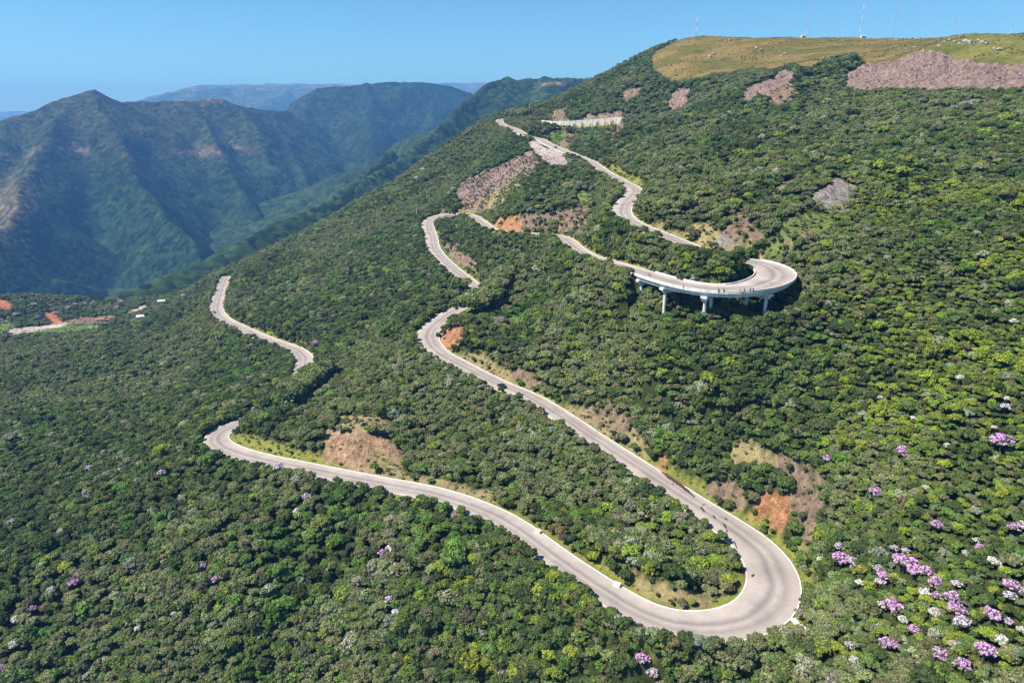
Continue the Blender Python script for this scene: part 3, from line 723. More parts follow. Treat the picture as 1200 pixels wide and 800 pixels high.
# ------------------------------------------------------------------ flowering trees, each where it blooms
BL = """985 661 p 16|1000 654 l 9|1001 663 p 8|984 643 l 9|962 657 w 9|1029 662 l 9|1048 641 l 7|1062 643 l 7|1052 655 p 9|1058 668 p 17|1070 674 p 13|1036 675 p 11|1031 683 l 9|1008 681 w 8|1087 668 p 12|1096 684 p 12|1098 697 p 9|1082 697 w 9|1117 697 p 12|1121 717 p 14|1126 730 l 13|1095 720 w 10|1046 711 p 15|1034 706 l 8|1058 725 w 8|1070 741 p 9|1038 752 p 11|1044 759 p 10|996 753 l 8|1001 771 w 8|1102 766 p 12|1127 782 p 12|1152 769 p 15|1160 727 p 13|1175 745 w 10|1183 700 l 9|1186 685 p 13|1196 690 l 8|1197 617 l 9|1188 618 p 9|1165 657 w 10|1148 640 p 8|1145 631 w 6|1097 618 p 10|1132 643 w 6|1121 687 l 9|1183 723 l 7|1196 740 w 7|752 786 p 13|765 787 l 10|1057 528 p 11|1173 521 p 16|1177 480 l 8|1070 488 w 5|1032 466 l 6|1125 443 w 8|1165 500 w 5|1085 568 w 6|1025 578 p 11|969 535 p 9|1180 465 w 5|1188 375 w 6|1165 405 w 5|1110 520 w 5
458 640 w 9|370 403 p 8|299 477 l 7|327 549 l 10|359 582 l 9|532 601 p 6|449 649 p 9|457 701 l 9|464 714 w 8|348 596 w 8|88 685 p 9|60 690 w 7|38 709 p 6|18 724 w 7|17 756 w 8|237 659 p 6|254 679 p 8|72 622 w 7|14 610 l 7|3 779 p 7|105 548 l 7|190 553 l 7|100 525 l 6|162 735 w 6|205 718 w 6
44 371 p 9|66 366 p 8|1 374 p 9|20 368 l 6|88 356 l 7|80 360 l 6|100 356 l 6|138 360 l 7|142 353 l 7|110 354 l 5|40 356 l 5|448 208 w 4|495 198 w 5|488 208 w 5|215 345 w 4"""
PET = {'p': (.62, .32, .68), 'l': (.64, .50, .68), 'w': (.66, .62, .62)}
BN = {'p': 'bright purple', 'l': 'pale lilac', 'w': 'whitish'}
def region_name(px_, py_):
    if py_ < 395 and px_ < 230: return 'on the valley terrace at far left'
    if px_ > 930: return 'on the slope right of the lower hairpin' if py_ > 590 else 'high on the right-hand slope'
    if px_ > 700: return 'at the bottom edge below the hairpin'
    if py_ < 520: return 'in the dark forest above the lower left road bend' if px_ > 230 else 'in the forest on the far left slope'
    if px_ > 255: return 'in the forest just below the lowest road'
    return 'in the forest at lower left'
CRO = {}
def plant(nm, label, cat, group, P, rad_, tint_, var_, rz, szz=1.0, bloom=None, lift_=None):
    root = empty(nm, tuple(map(float, P)), float(rz)); tag(root, label, cat, group)
    lf_ = rad_ * .42 + .5 if lift_ is None else lift_
    c = add_child('crown', CROWNS[var_], root, (0, 0, float(lf_)), (0, 0, 0), (float(rad_), float(rad_), float(rad_ * szz)))
    c['tint'] = [float(q) for q in tint_]
    t_ = add_child('trunk', TRUNK, root, (0, 0, float(lf_ + .25 * rad_)), (0, 0, 0), (float(rad_),) * 3)
    if bloom is not None:
        b_ = add_child('blossom', BLOOMS[var_ % 4], c, (0, 0, .04), (0, 0, 0), (1.03, 1.03, 1.05)); b_['petal'] = [float(q) for q in bloom]
    CRO.setdefault(var_, c); return root
def where_in(items, key):
    """words that single each one out of its look-alikes: extremes first, then rows of the slope"""
    out = {}
    def take(word, f):
        rest_ = [q for q in items if q[0] not in out]
        if rest_: out[min(rest_, key=f)[0]] = word
    take('largest', lambda q: -q[3]); take('leftmost', lambda q: q[1]); take('rightmost', lambda q: -q[1]); take('uppermost', lambda q: q[2]); take('lowest', lambda q: -q[2]); take('smallest', lambda q: q[3])
    rest_ = sorted([q for q in items if q[0] not in out], key=lambda q: q[2])
    rows = ['in the upper rows', 'in the middle rows', 'in the lower rows']
    for a_, q in enumerate(rest_): out[q[0]] = (rows[min(2, a_ * 3 // max(1, len(rest_)))] if len(rest_) > 3 else 'between the others')
    return out
def full_label(base_, w_): return ('%s %s' % (w_, base_)) if w_.split()[0] not in ('in', 'between') else ('%s, %s' % (base_, w_))
bl = [q.split() for q in BL.replace('\n', '|').split('|')]
BP = []
BW = {}
for key_ in set((q[2], region_name(float(q[0]), float(q[1]))) for q in bl):
    BW.update(where_in([(k_, float(q[0]), float(q[1]), float(q[3])) for k_, q in enumerate(bl) if (q[2], region_name(float(q[0]), float(q[1]))) == key_], key_))
from collections import Counter
bcount = Counter((q[2], region_name(float(q[0]), float(q[1]))) for q in bl)
for kq, q in enumerate(bl):
    bx_, by_ = float(q[0]), float(q[1]); P = hit(bx_, by_ + 2, lift=2.8); P = np.array([P[0], P[1], float(ground(P[0], P[1]))])
    d_ = np.linalg.norm(P); rr = float(q[3]) * .5 * d_ / FOC * 1.25; rr = max(.9, min(rr, 3.4)); BP.append((P[0], P[1], rr))
    reg = region_name(bx_, by_); v_ = random.randrange(4)
    nm_ = BN[q[2]]; lab = '%s flowering tree %s' % (nm_, reg); grp = '%s flowering trees %s' % (nm_, reg)
    if bcount[(q[2], reg)] == 1: lab = 'the only ' + lab; grp = None
    else: lab = full_label(lab, BW[kq])
    plant('flowering_tree', lab, 'tree', grp, P, rr * 1.02, np.array(TONES['mid green' if q[2] != 'w' else 'silvery grey green']) * (1.0 if q[2] != 'w' else 1.25), v_, random.uniform(0, 6.28), 1.0,
          np.array(PET[q[2]]) * random.uniform(.85, 1.1), rr * .5 + 1.2)
BP = np.array(BP)
dm = np.min(np.hypot(x[:, None] - BP[:, 0], y[:, None] - BP[:, 1]) - BP[:, 2] * .55 - rad[:, None] * .45, axis=1)
ok = dm > 0
# ------------------------------------------------------------------ the nearest 300 trees one by one
size = rad / dist
inview = (px > 5) & (px < 1195) & (py < 812) & (py > 0)
order = np.argsort(-np.where(inview & ok, size, 0))
NSOLO = 300 - 0
solo = order[:NSOLO]; sset = np.zeros(n, bool); sset[solo] = True
def zone_tree(px_, py_):
    if px_ > 1050: return 'near the right edge' if py_ > 640 else 'high on the right slope'
    if px_ > 945: return 'right of the lower hairpin'
    if 560 < px_ <= 875 and py_ < 705 and py_ < 560 + (px_ - 480) * .45: return 'inside the lower hairpin'
    if px_ > 780: return 'just below the lower hairpin'
    if px_ > 600: return 'below the road left of the hairpin'
    if px_ > 380: return 'at the bottom centre left'
    return 'near the bottom left corner'
SG = {}
def skey(i): return ('broad' if rad[i] > 2.6 else 'rounded', TN[kind[i]], zone_tree(px[i], py[i]))
for i in solo: SG.setdefault(skey(i), []).append((i, px[i], py[i], size[i]))
SW = {}
for k_, v_ in SG.items(): SW.update(where_in(v_, k_) if len(v_) > 1 else {v_[0][0]: 'single'})
for i in solo:
    zn_ = zone_tree(px[i], py[i]); tn = TN[kind[i]]
    sh = skey(i)[0]
    plant('forest_tree', full_label('%s %s tree %s' % (sh, tn, zn_), SW[i]), 'tree', '%s %s trees %s' % (sh, tn, zn_), (x[i], y[i], z[i]), rad[i], tint[i], int(var[i]), rot[i], sz[i] / rad[i])

def scatter(name, P, rotz, scl, var_, tint_, srcs, label, cat, tilt=None):
    me = bpy.data.meshes.new(name); me.vertices.add(len(P)); me.vertices.foreach_set('co', np.asarray(P, np.float32).ravel())
    def at(nm, ty, key, val): a = me.attributes.new(nm, ty, 'POINT'); a.data.foreach_set(key, val)
    rv = np.zeros((len(P), 3), np.float32); rv[:, 2] = rotz
    if tilt is not None: rv[:, :2] = tilt
    at('rotv', 'FLOAT_VECTOR', 'vector', rv.ravel()); at('scl', 'FLOAT_VECTOR', 'vector', np.asarray(scl, np.float32).ravel())
    at('variant', 'INT', 'value', np.asarray(var_, np.int32)); at('tint', 'FLOAT_VECTOR', 'vector', np.asarray(tint_, np.float32).ravel())
    me.update(); o = bpy.data.objects.new(name, me); COL.objects.link(o); tag(o, label, cat, kind='stuff')
    ng = bpy.data.node_groups.new(name + '_instances', 'GeometryNodeTree')
    ng.interface.new_socket('Geometry', in_out='INPUT', socket_type='NodeSocketGeometry'); ng.interface.new_socket('Geometry', in_out='OUTPUT', socket_type='NodeSocketGeometry')
    gi = ng.nodes.new('NodeGroupInput'); go = ng.nodes.new('NodeGroupOutput'); ip = ng.nodes.new('GeometryNodeInstanceOnPoints'); jn = ng.nodes.new('GeometryNodeJoinGeometry')
    for s in srcs:
        oi = ng.nodes.new('GeometryNodeObjectInfo'); oi.transform_space = 'ORIGINAL'; oi.inputs['Object'].default_value = s; oi.inputs['As Instance'].default_value = True
        ng.links.new(oi.outputs['Geometry'], jn.inputs[0])
    def na(nm, ty):
        q = ng.nodes.new('GeometryNodeInputNamedAttribute'); q.data_type = ty; q.inputs['Name'].default_value = nm; return q.outputs['Attribute']
    e2r = ng.nodes.new('FunctionNodeEulerToRotation'); ng.links.new(na('rotv', 'FLOAT_VECTOR'), e2r.inputs[0])
    ng.links.new(gi.outputs[0], ip.inputs['Points']); ng.links.new(jn.outputs[0], ip.inputs['Instance']); ip.inputs['Pick Instance'].default_value = True
    ng.links.new(na('variant', 'INT'), ip.inputs['Instance Index']); ng.links.new(e2r.outputs[0], ip.inputs['Rotation']); ng.links.new(na('scl', 'FLOAT_VECTOR'), ip.inputs['Scale'])
    ng.links.new(ip.outputs[0], go.inputs[0])
    md = o.modifiers.new('instances', 'NODES'); md.node_group = ng; return o
rest = ok & ~sset
print('trees', n, 'rest', rest.sum())
srcs = [CRO[k] for k in sorted(CRO)]
scatter('forest', np.c_[x, y, z + lift][rest], rot[rest], np.c_[sxy, sxy, sz][rest], var[rest] % len(srcs), tint[rest], srcs, 'dense mixed green forest covering the mountainside around the road', 'forest', r.uniform(-.25, .25, (rest.sum(), 2)))
# undergrowth: small bushes between the trees and on the banks
x2, y2, z2, px2, py2, D2, I2, zn2 = trees_at(2.2, 91, y1=980)
bushy = np.array([q[0] in ('verge', 'bright', 'dry', 'brown', 'field') for q in ZONES] + [False]); rocky_ = np.array([q[0] in ('rock', 'grey', 'orange', 'top', 'topgreen') for q in ZONES] + [False])
pr = np.where(zn2 < 0, .55, np.where(bushy[zn2], .75, .16)) ; pr = np.where(np.isin(zn2, [k for k, q in enumerate(ZONES) if q[0] in ('top', 'topgreen')]), .05 + .5 * sstep(.2, .45, fbm(x2 * .04, y2 * .08, 3, 77)), pr); pr = np.where(np.isin(zn2, [k for k, q in enumerate(ZONES) if q[0] == 'brown']), .42, pr)
pr = np.where((y2 > 700) & (zn2 < 0), 0, pr)
k = (r.uniform(0, 1, len(x2)) < pr) & (D2 > ROAD[I2, 3] + 1.6) & ~(VIA[I2] & (D2 < ROAD[I2, 3] + 2))
x2, y2, z2, zn2, D2 = x2[k], y2[k], z2[k], zn2[k], D2[k]
s2 = r.uniform(.3, 1.15, len(x2)) * np.where(zn2 >= 0, .8, 1.15)
BT = np.array([(.16, .18, .04), (.10, .16, .03), (.06, .09, .025), (.24, .21, .09), (.13, .19, .035)])
t2 = BT[r.integers(0, 5, len(x2))] * (1 + .15 * r.standard_normal((len(x2), 1)))
zt = zcol(zn2); inz = zn2 >= 0
t2 = np.where(inz[:, None], .55 * t2 + .45 * zt * r.uniform(.6, 1.2, (len(x2), 1)), t2 * .75)
scatter('undergrowth', np.c_[x2, y2, z2 - .1], r.uniform(0, 6.28, len(x2)), np.c_[s2, s2, s2 * r.uniform(.6, 1.1, len(x2))], r.integers(0, len(srcs), len(x2)), np.clip(t2, .01, .5), srcs, 'low bushes and grass tufts on the road banks and clearings', 'bushes')

# ------------------------------------------------------------------ far mountains
def forest_material(name):
    """far forest: crowns too small to tell apart are relief and grain"""
    m, nt, b = new_mat(name)
    geo = N(nt, 'ShaderNodeNewGeometry'); pos = geo.outputs['Position']
    a = N(nt, 'ShaderNodeAttribute'); a.attribute_name = 'ground_colour'
    vo = N(nt, 'ShaderNodeTexVoronoi'); vo.inputs['Scale'].default_value = .065; nt.links.new(pos, vo.inputs['Vector'])
    v2 = N(nt, 'ShaderNodeTexVoronoi'); v2.inputs['Scale'].default_value = .02; nt.links.new(pos, v2.inputs['Vector'])
    n1 = noise_node(nt, .004, 6, .62, pos); n2 = noise_node(nt, .03, 4, .65, pos)
    r1 = ramp(nt, n1.outputs[0], [(.3, (.72, .76, .74)), (.7, (1.25, 1.22, 1.15))]); r2 = ramp(nt, n2.outputs[0], [(.3, (.6, .64, .6)), (.7, (1.4, 1.36, 1.25))])
    sh = N(nt, 'ShaderNodeSeparateColor'); nt.links.new(vo.outputs['Color'], sh.inputs[0])
    r3 = ramp(nt, sh.outputs[0], [(0, (.4, .45, .4)), (1, (1.8, 1.7, 1.5))])
    c = mult(nt, a.outputs['Color'], r1.outputs[0]); c = mult(nt, c, r2.outputs[0]); c = mult(nt, c, r3.outputs[0])
    nt.links.new(c, b.inputs['Base Color']); b.inputs['Roughness'].default_value = 1; b.inputs['Specular IOR Level'].default_value = 0
    inv = N(nt, 'ShaderNodeMath', operation='MULTIPLY_ADD'); nt.links.new(vo.outputs['Distance'], inv.inputs[0]); inv.inputs[1].default_value = -1
    nt.links.new(v2.outputs['Distance'], inv.inputs[2])
    sub = N(nt, 'ShaderNodeMath', operation='MULTIPLY_ADD'); nt.links.new(v2.outputs['Distance'], sub.inputs[0]); sub.inputs[1].default_value = -1.6; nt.links.new(inv.outputs[0], sub.inputs[2])
    bump(nt, b, sub.outputs[0], .55, 5.0)
    return m
M['farforest'] = forest_material('far_forest_slopes')
def pline(t):
    return np.array([at_dist(float(a), float(b_), np.array(float(c_))) for a, b_, c_ in (q.split() for q in t.split('|'))])
def ridges(X, Y, lines, base, k0=.75, k1=.5, warp=60, seed=0, cliff=0.0):
    x = X.ravel() + warp * fbm(X.ravel() / 420, Y.ravel() / 420, 4, seed); y = Y.ravel() + warp * fbm(X.ravel() / 420 + 9, Y.ravel() / 420, 4, seed + 3)
    H = np.full(len(x), float(base)); DD = np.full(len(x), 1e9)
    for L, kk in lines:
        hb = np.full(len(x), -1e9); db = np.full(len(x), 1e9)
        for a, b_ in zip(L[:-1], L[1:]):
            ab = b_[:2] - a[:2]; t = np.clip(((x - a[0]) * ab[0] + (y - a[1]) * ab[1]) / (ab @ ab), 0, 1)
            d = np.hypot(x - a[0] - t * ab[0], y - a[1] - t * ab[1]); z = a[2] + t * (b_[2] - a[2])
            z = z + 14 * fbm((a[0] + t * ab[0]) / 130 + seed, (a[1] + t * ab[1]) / 130, 3, seed + 31)
            h = z - kk * d * (1 - .25 * sstep(300, 1500, d)); hb = np.maximum(hb, h); db = np.where(h >= hb, d, db)
        s = 9.0; m_ = np.maximum(H, hb); H = m_ + s * np.log(np.exp((H - m_) / s) + np.exp((hb - m_) / s)) - s * .0; DD = np.minimum(DD, db)
    return H, DD
def step_far(name, x0, x1, y0, y1, st, lines, base, seed, warp, col_fn, detail=26, extra=None):
    gx_ = np.arange(x0, x1, st); gy_ = np.arange(y0, y1, st); X, Y = np.meshgrid(gx_, gy_)
    H, DD = ridges(X, Y, lines, base, seed=seed, warp=warp)
    fxx, fyy = X.ravel(), Y.ravel()
    rel = sstep(10, 160, DD)
    H = H + detail * (ridged(fxx / 260, fyy / 260, 5, seed + 7) - .62) * 2 * rel + 3.0 * fbm(fxx / 28, fyy / 28, 3, seed + 8)
    H = H + 12 * (ridged(fxx / 75, fyy / 75, 3, seed + 9) - .6) * rel
    H = H + rel * 13 * np.sin(H / 21.0 + 2 * fbm(fxx / 500, fyy / 500, 2, seed + 4)) * sstep(-330, -180, H)
    if extra is not None: H = extra(fxx, fyy, H)
    Hg = H.reshape(X.shape); gyy, gxx = np.gradient(Hg, st); slope = np.hypot(gxx, gyy).ravel()
    o = grid_mesh(name, X, Y, Hg, M['farforest'], col_fn(fxx, fyy, H, slope, DD)); tag(o, kind='structure'); return o
GRN = np.array([.016, .032, .012]); OLV = np.array([.036, .040, .018]); RCK = np.array([.17, .115, .10])
def mix3(a, b_, t): return a * (1 - t[:, None]) + b_ * t[:, None]
def col_main(x, y, z, s, d):
    px_, py_, f_ = project(np.stack([x, y, z], -1)); nz = fbm(x / 90, y / 90, 4, 88); n3 = fbm(x / 420, y / 420, 3, 89)
    c = np.tile(GRN, (len(x), 1)) * (1 + .3 * nz)[:, None]
    grassy = sstep(-260, -60, z + 70 * n3) * sstep(420, 250, px_ + 80 * n3)
    c = mix3(c, OLV, grassy * .85)
    c = mix3(c, RCK, sstep(1.35, 1.8, s + .25 * nz) * .6)
    band = np.exp(-((z + 150 + 25 * n3) / 16) ** 2) * sstep(-.15, .25, nz) * sstep(330, 250, px_); c = mix3(c, RCK * 1.15, band * .45)
    b2 = np.exp(-((z - 45) / 14) ** 2) * sstep(-.1, .3, nz) * sstep(130, 150, px_) * sstep(300, 250, px_); c = mix3(c, RCK * 1.2, b2 * .5)
    c = mix3(c, np.array([.30, .20, .16]), sstep(60, 20, px_) * np.exp(-((z + 260) / 60) ** 2) * .3)
    return c
main_lines = [(pline('-260 190 3300|-120 170 3300|-60 158 3300|0 143 3300|40 131 3300|75 116.5 3300|92 110 3300|105 106.5 3300|118 112 3320|138 119.5 3350|160 119 3400|215 118 3450|265 117 3500|285 123 3550|310 127 3600|340 130 3800'), .62),
              (pline('105 107 3300|125 145 3000|150 186 2700|190 250 2350|230 330 1950'), .85),
              (pline('75 118 3300|62 158 2950|40 205 2600|0 260 2250|-60 330 1900'), .85),
              (pline('215 118 3450|243 158 3150|268 200 2850|305 262 2450'), .85),
              (pline('160 119 3400|175 160 3150|195 190 2950'), .9),
              (pline('20 138 3300|-10 180 2900|-80 230 2500'), .6),
              (pline('325 129 3650|332 170 3250|362 232 2800'), .82),
              (pline('270 118 3500|290 150 3250|310 190 3000'), .7),
              (pline('330 133 4300|345 122 4300|372 104 4250|425 97 4250|470 96 4300|500 97 4350|532 102 4400|560 112 4500|620 125 4700'), .6),
              (pline('425 97 4250|440 130 3900|432 180 3300|405 235 2750'), .58),
              (pline('372 105 4250|360 140 3900|375 175 3450'), .62),
              (pline('520 100 4400|505 140 3950|475 172 3400|450 200 3000'), .58)]
step_far('far_mountain', -3600, 900, 1500, 5600, 12.0, main_lines, -560, 5, 70, col_main, 34)
def col_mid(x, y, z, s, d):
    nz = fbm(x / 70, y / 70, 4, 188); px_, py_, f_ = project(np.stack([x, y, z], -1))
    c = np.tile(np.array([.024, .042, .014]), (len(x), 1)) * (1 + .35 * nz)[:, None]
    c = mix3(c, np.array([.45, .36, .33]), sstep(1.2, 1.4, 1.0 * nz + 1.2 * np.exp(-((px_ - 562) / 8) ** 2 - ((py_ - 121) / 5) ** 2)))
    return mix3(c, np.array([.30, .22, .16]), np.exp(-((py_ - 98) / 1.6) ** 2) * sstep(632, 640, px_) * sstep(668, 660, px_) * .8)
mid_lines = [(pline('760 96 2900|715 95 2700|690 93.5 2600|640 91.5 2500|600 91 2400|572 98 2300|545 116 2180|525 138 2080|500 160 1960|470 184 1850|430 207 1700|350 252 1560'), .95), (pline('350 252 1560|260 292 1450|180 326 1360|120 352 1290|40 372 1250'), .5),
             (pline('600 90 2400|585 130 2100|560 165 1700'), .55), (pline('452 172 2150|440 188 1950|415 215 1750'), 1.2), (pline('640 90 2500|650 130 2000|640 160 1600'), .5)]
step_far('near_ridge', -1500, 1400, 1000, 3300, 12.0, mid_lines, -620, 25, 26, col_mid, 16)
def col_plat(x, y, z, s, d):
    nz = fbm(x / 300, y / 300, 4, 288)
    c = np.tile(np.array([.045, .07, .03]), (len(x), 1)) * (1 + .3 * nz)[:, None]
    c = mix3(c, np.array([.15, .12, .09]), sstep(.35, .15, s) * sstep(100, 180, z))
    return mix3(c, RCK, sstep(.8, 1.2, s) * .6)
plat_lines = [(pline('150 122 8600|180 109 8600|215 102 8600|262 101 8700|330 104 8800|400 100 9000|440 99 9300'), .55),
              (pline('235 99 11500|300 98.5 11500|330 97.5 11500|420 98 11500|520 97 12000|590 96.5 12000|640 99 12000'), .35),
              (pline('640 97 6600|676 94 6600|720 93 6700|800 93 6800|900 95 7000'), .5),
              (pline('672 91 9000|720 89.5 9000|800 90 9000'), .4),
              (pline('215 103 8600|220 118 7700|190 128 7000'), .5), (pline('330 104 8800|300 125 7500'), .5)]
def flat_top(x, y, H): return np.where(H > 330, 330 + (H - 330) * .3, H)
step_far('far_plateau', -7500, 4500, 5600, 14500, 60.0, plat_lines, -650, 45, 160, col_plat, 60)
low_lines = [(pline('-200 133 17000|-60 131 17000|0 131.5 17000|18 129.5 17000|40 133 17000|80 136 17000'), .2), (pline('-100 136 13000|-40 134.5 13000|0 137 13000|30 137.5 13000|60 140 13000'), .22)]
step_far('low_coastal_hills', -16000, -6500, 8600, 17500, 130.0, low_lines, -780, 65, 100, lambda x, y, z, s, d: np.tile(np.array([.05, .075, .035]), (len(x), 1)), 20)
# the plain beneath everything, out to the horizon
pm = ground_material('coastal_plain', 2.0, (.0006, .004, .02))
X_, Y_ = np.meshgrid(np.linspace(-16500, 16500, 40), np.linspace(-4000, 18400, 40))
pl = grid_mesh('plain', X_, Y_, np.full(X_.shape, -800.0), pm, np.tile(np.array([.06, .085, .04]), (X_.size, 1))); tag(pl, kind='structure')

# ------------------------------------------------------------------ masts and poles on the plateau
def skyline(px_, d0=700, d1=1150):
    best = None
    for d in np.arange(d0, d1, 4.0):
        r_ = ray(px_, 45); k_ = d / math.hypot(r_[0], r_[1]); X = r_[0] * k_; Y = r_[1] * k_; Z = float(ground(X, Y)); _, yy, _ = project(np.array([X, Y, Z]))
        if best is None or yy < best[0]: best = (yy, X, Y, Z, d)
    return best
def mast(px_, ytop, w, label, kind='lattice', dish=0, lean=0):
    yy, X, Y, Z, d = skyline(px_); h = max(3.0, (yy - ytop) / FOC * math.hypot(d, 0) / math.cos(PITCH) ** 1.0 * .98)
    root = empty('radio_mast' if kind == 'lattice' else 'utility_pole', (X, Y, Z - .3)); tag(root, label, 'mast' if kind == 'lattice' else 'pole')
    if kind == 'lattice':
        ns = max(3, int(h / 5)); cor = [(w * math.cos(a), w * math.sin(a)) for a in (0.5, 2.6, 4.7)]
        for k in range(ns):
            z0_, z1_ = h * k / ns, h * (k + 1) / ns; m = MB()
            for q in range(3):
                a, b_ = cor[q], cor[(q + 1) % 3]
                m.tube((*a, z0_), (*a, z1_), .10, .08, 5); m.tube((*a, z0_), (*b_, z1_), .05, .05, 4); m.tube((*a, z1_), (*b_, z1_), .05, .05, 4)
            m.obj('mast_section', (M['tower_red'] if px_ < 900 else M['steel']) if k % 2 == 0 else (M['tower_white'] if px_ < 1010 and px_ != 947 else M['steel']), root)
        for q in range(dish):
            m = MB(); zz = h * (.97 - .13 * q); m.tube((0, -w - .2, zz), (0, -w - .9, zz), .35, 1.0, 12); m.obj('dish', M['tower_white'], root)
        m = MB(); m.tube((0, 0, h - .5), (0, 0, h + 2.5), .08, .05, 5); m.obj('aerial', M['steel'], root)
    else:
        m = MB(); m.tube((0, 0, 0), (0, 0, h), .22, .15, 8); m.obj('shaft', M['pole'], root)
        m = MB(); m.box((0, 0, h - .6), (1.2, .08, .1)); m.obj('crossarm', M['bark'], root)
    return root
mast(807, 35, 0, 'thin short pole left of the red and white mast on the plateau edge', 'pole')
mast(815.5, 25, .7, 'red and white lattice mast nearest the left end of the grassy plateau', 'lattice', 1)
mast(857, 31, 0, 'lone slender pole on the skyline beside the low dark bushes', 'pole')
mast(944, 32, .5, 'shorter lattice mast standing against the tall one by the hut', 'lattice')
mast(947, 3, .8, 'very tall dark lattice mast beside the small hut on the skyline', 'lattice', 1)
mast(987, 33, 0, 'slender pole on the skyline just right of the tall mast', 'pole')
mast(1007, 6, .5, 'tall pale lattice mast with dishes between two short poles', 'lattice', 3)
mast(1026, 30, 0, 'short leaning pole between the two tall pale masts', 'pole')
mast(1046, 1, .5, 'tall thin lattice mast with a dish at its top, rightmost of the tall ones', 'lattice', 1)
mast(1081, 33, 0, 'short pole on the skyline above the pink cliff', 'pole')
mast(1117, 29, .35, 'short mast with a round dish above the boulder field', 'lattice', 1)
mast(1070, 39, 0, 'tiny post on the skyline above the highest part of the pink cliff', 'pole')
mast(1183, 33, 0, 'tiny post on the rounded hilltop near the right edge', 'pole')
def hut(px_, w, label, d_=None, P=None, roof='roofsheet', h=2.6, rz=.2, dpt=None):
    if P is None: _, X, Y, Z, d = skyline(px_)
    else: X, Y, Z = P
    root = empty('small_building', (X, Y, Z - .3), rz); tag(root, label, 'building'); dp = dpt or w * .7
    MB().box((0, 0, h / 2), (w / 2, dp / 2, h / 2)).obj('wall', M['wallrender'], root)
    v = [(-w / 2 - .3, -dp / 2 - .3, h + .01), (w / 2 + .3, -dp / 2 - .3, h + .01), (w / 2 + .3, dp / 2 + .3, h + .01), (-w / 2 - .3, dp / 2 + .3, h + .01), (-w / 2 - .3, 0, h + .25 * dp), (w / 2 + .3, 0, h + .25 * dp)]
    mesh_obj('roof', v, [(0, 1, 5, 4), (2, 3, 4, 5), (0, 4, 3), (1, 2, 5), (0, 3, 2, 1)], M[roof], root)
    MB().box((-w * .2, -dp / 2 - .02, 1.0), (.45, .04, 1.0)).obj('door', M['bark'], root)
    MB().box((w * .22, -dp / 2 - .02, 1.5), (.5, .04, .45)).obj('window', M['car_glass'], root)
hut(941, 5, 'small dark hut at the foot of the tallest mast on the skyline')
hut(1011, 5, 'low flat hut at the foot of the tall pale mast', h=2.0)
def on(px_, py_, d0=120, d1=1400):
    P = hit(px_, py_, d0, d1); return (float(P[0]), float(P[1]), float(ground(P[0], P[1])))
hut(0, 9, 'brown roofed house beside the track at the right end of the clearing', P=on(118, 376, 600), roof='rooftile', rz=.3)
hut(0, 7, 'smaller brown house between the track and the green field', P=on(132, 374, 600), roof='rooftile', rz=-.2)
hut(0, 15, 'long pale grey roofed shed among the trees on the valley slope', P=on(170, 373, 600), h=3, rz=.3, dpt=7)
hut(0, 8, 'small pale roof showing above the trees beside the valley road', P=on(190, 356, 600), h=4, rz=.2)
def pole(px_, pyb, h, label, d0=120):
    P = on(px_, pyb, d0); root = empty('utility_pole', (P[0], P[1], P[2] - .3)); tag(root, label, 'pole')
    m = MB(); m.tube((0, 0, 0), (0, 0, h), .3, .2, 8); m.obj('shaft', M['pole'], root)
    m = MB(); m.box((0, 0, h - .7), (1.3, .08, .1)); m.obj('crossarm', M['bark'], root)
    for k in (-1.1, 0, 1.1): m = MB(); m.tube((k, 0, h - .6), (k, 0, h - .3), .08, .05, 6); m.obj('insulator', M['tower_white'], root)
pole(488.5, 255, 10.5, 'concrete pole at the left corner of the small bend in mid slope')
pole(620.5, 136, 13, 'tall pale pole standing above the trees near the top bend')
pole(246, 358, 11, 'utility pole at the left edge of the lower left road, nearest the dark red car')
pole(251, 342, 11, 'second utility pole along the lower left road, between two others')
pole(257, 330, 11, 'farthest utility pole where the lower left road meets the ridge')
pole(73.5, 372, 12, 'pole beside the red earth bank in the valley clearing')

# ------------------------------------------------------------------ boulders
def boulder_mesh(seed):
    r_ = np.random.default_rng(seed); v = IV2.copy(); v = v * (1 + .28 * fbm(v[:, 0] * 1.6 + seed, v[:, 1] * 1.6 + v[:, 2], 3, seed))[:, None]
    pl_ = r_.standard_normal((5, 3)); pl_ /= np.linalg.norm(pl_, axis=1)[:, None]
    for q in pl_:
        t_ = v @ q; ex = np.maximum(0, t_ - .68); v = v - ex[:, None] * q
    me = bpy.data.meshes.new('boulder'); me.from_pydata(v.tolist(), [], [tuple(int(t) for t in f) for f in IF2]); me.materials.append(M['rock']); me.update(); return me
BM_ = [boulder_mesh(s) for s in (3, 4, 5, 6)]
BO = '1106 50 3 .6|1112 48 4 .6|1118 50 3|1124 52 3|1131 49 5|1136 51 5|1141 53 3|1128 54 3|1150 51 4|1155 52 4|1146 48 3|1170 60 5|1165 58 3|1072 56 3|1062 58 3|1054 57 2|1050 48 3|1045 48 2|836 64 4|832 67 4|841 68 3|887 57 4|892 59 3|848 58 2|855 48 3|850 50 3|920 64 4|915 66 3|1100 55 3|1115 55 2|1190 39 4|1183 41 3'
BOL = [q.split() for q in BO.split('|')]; BOW = {}
for sd in (0, 1): BOW.update(where_in([(k_, float(q[0]), float(q[1]), float(q[2])) for k_, q in enumerate(BOL) if (float(q[0]) > 1000) == bool(sd)], 0))
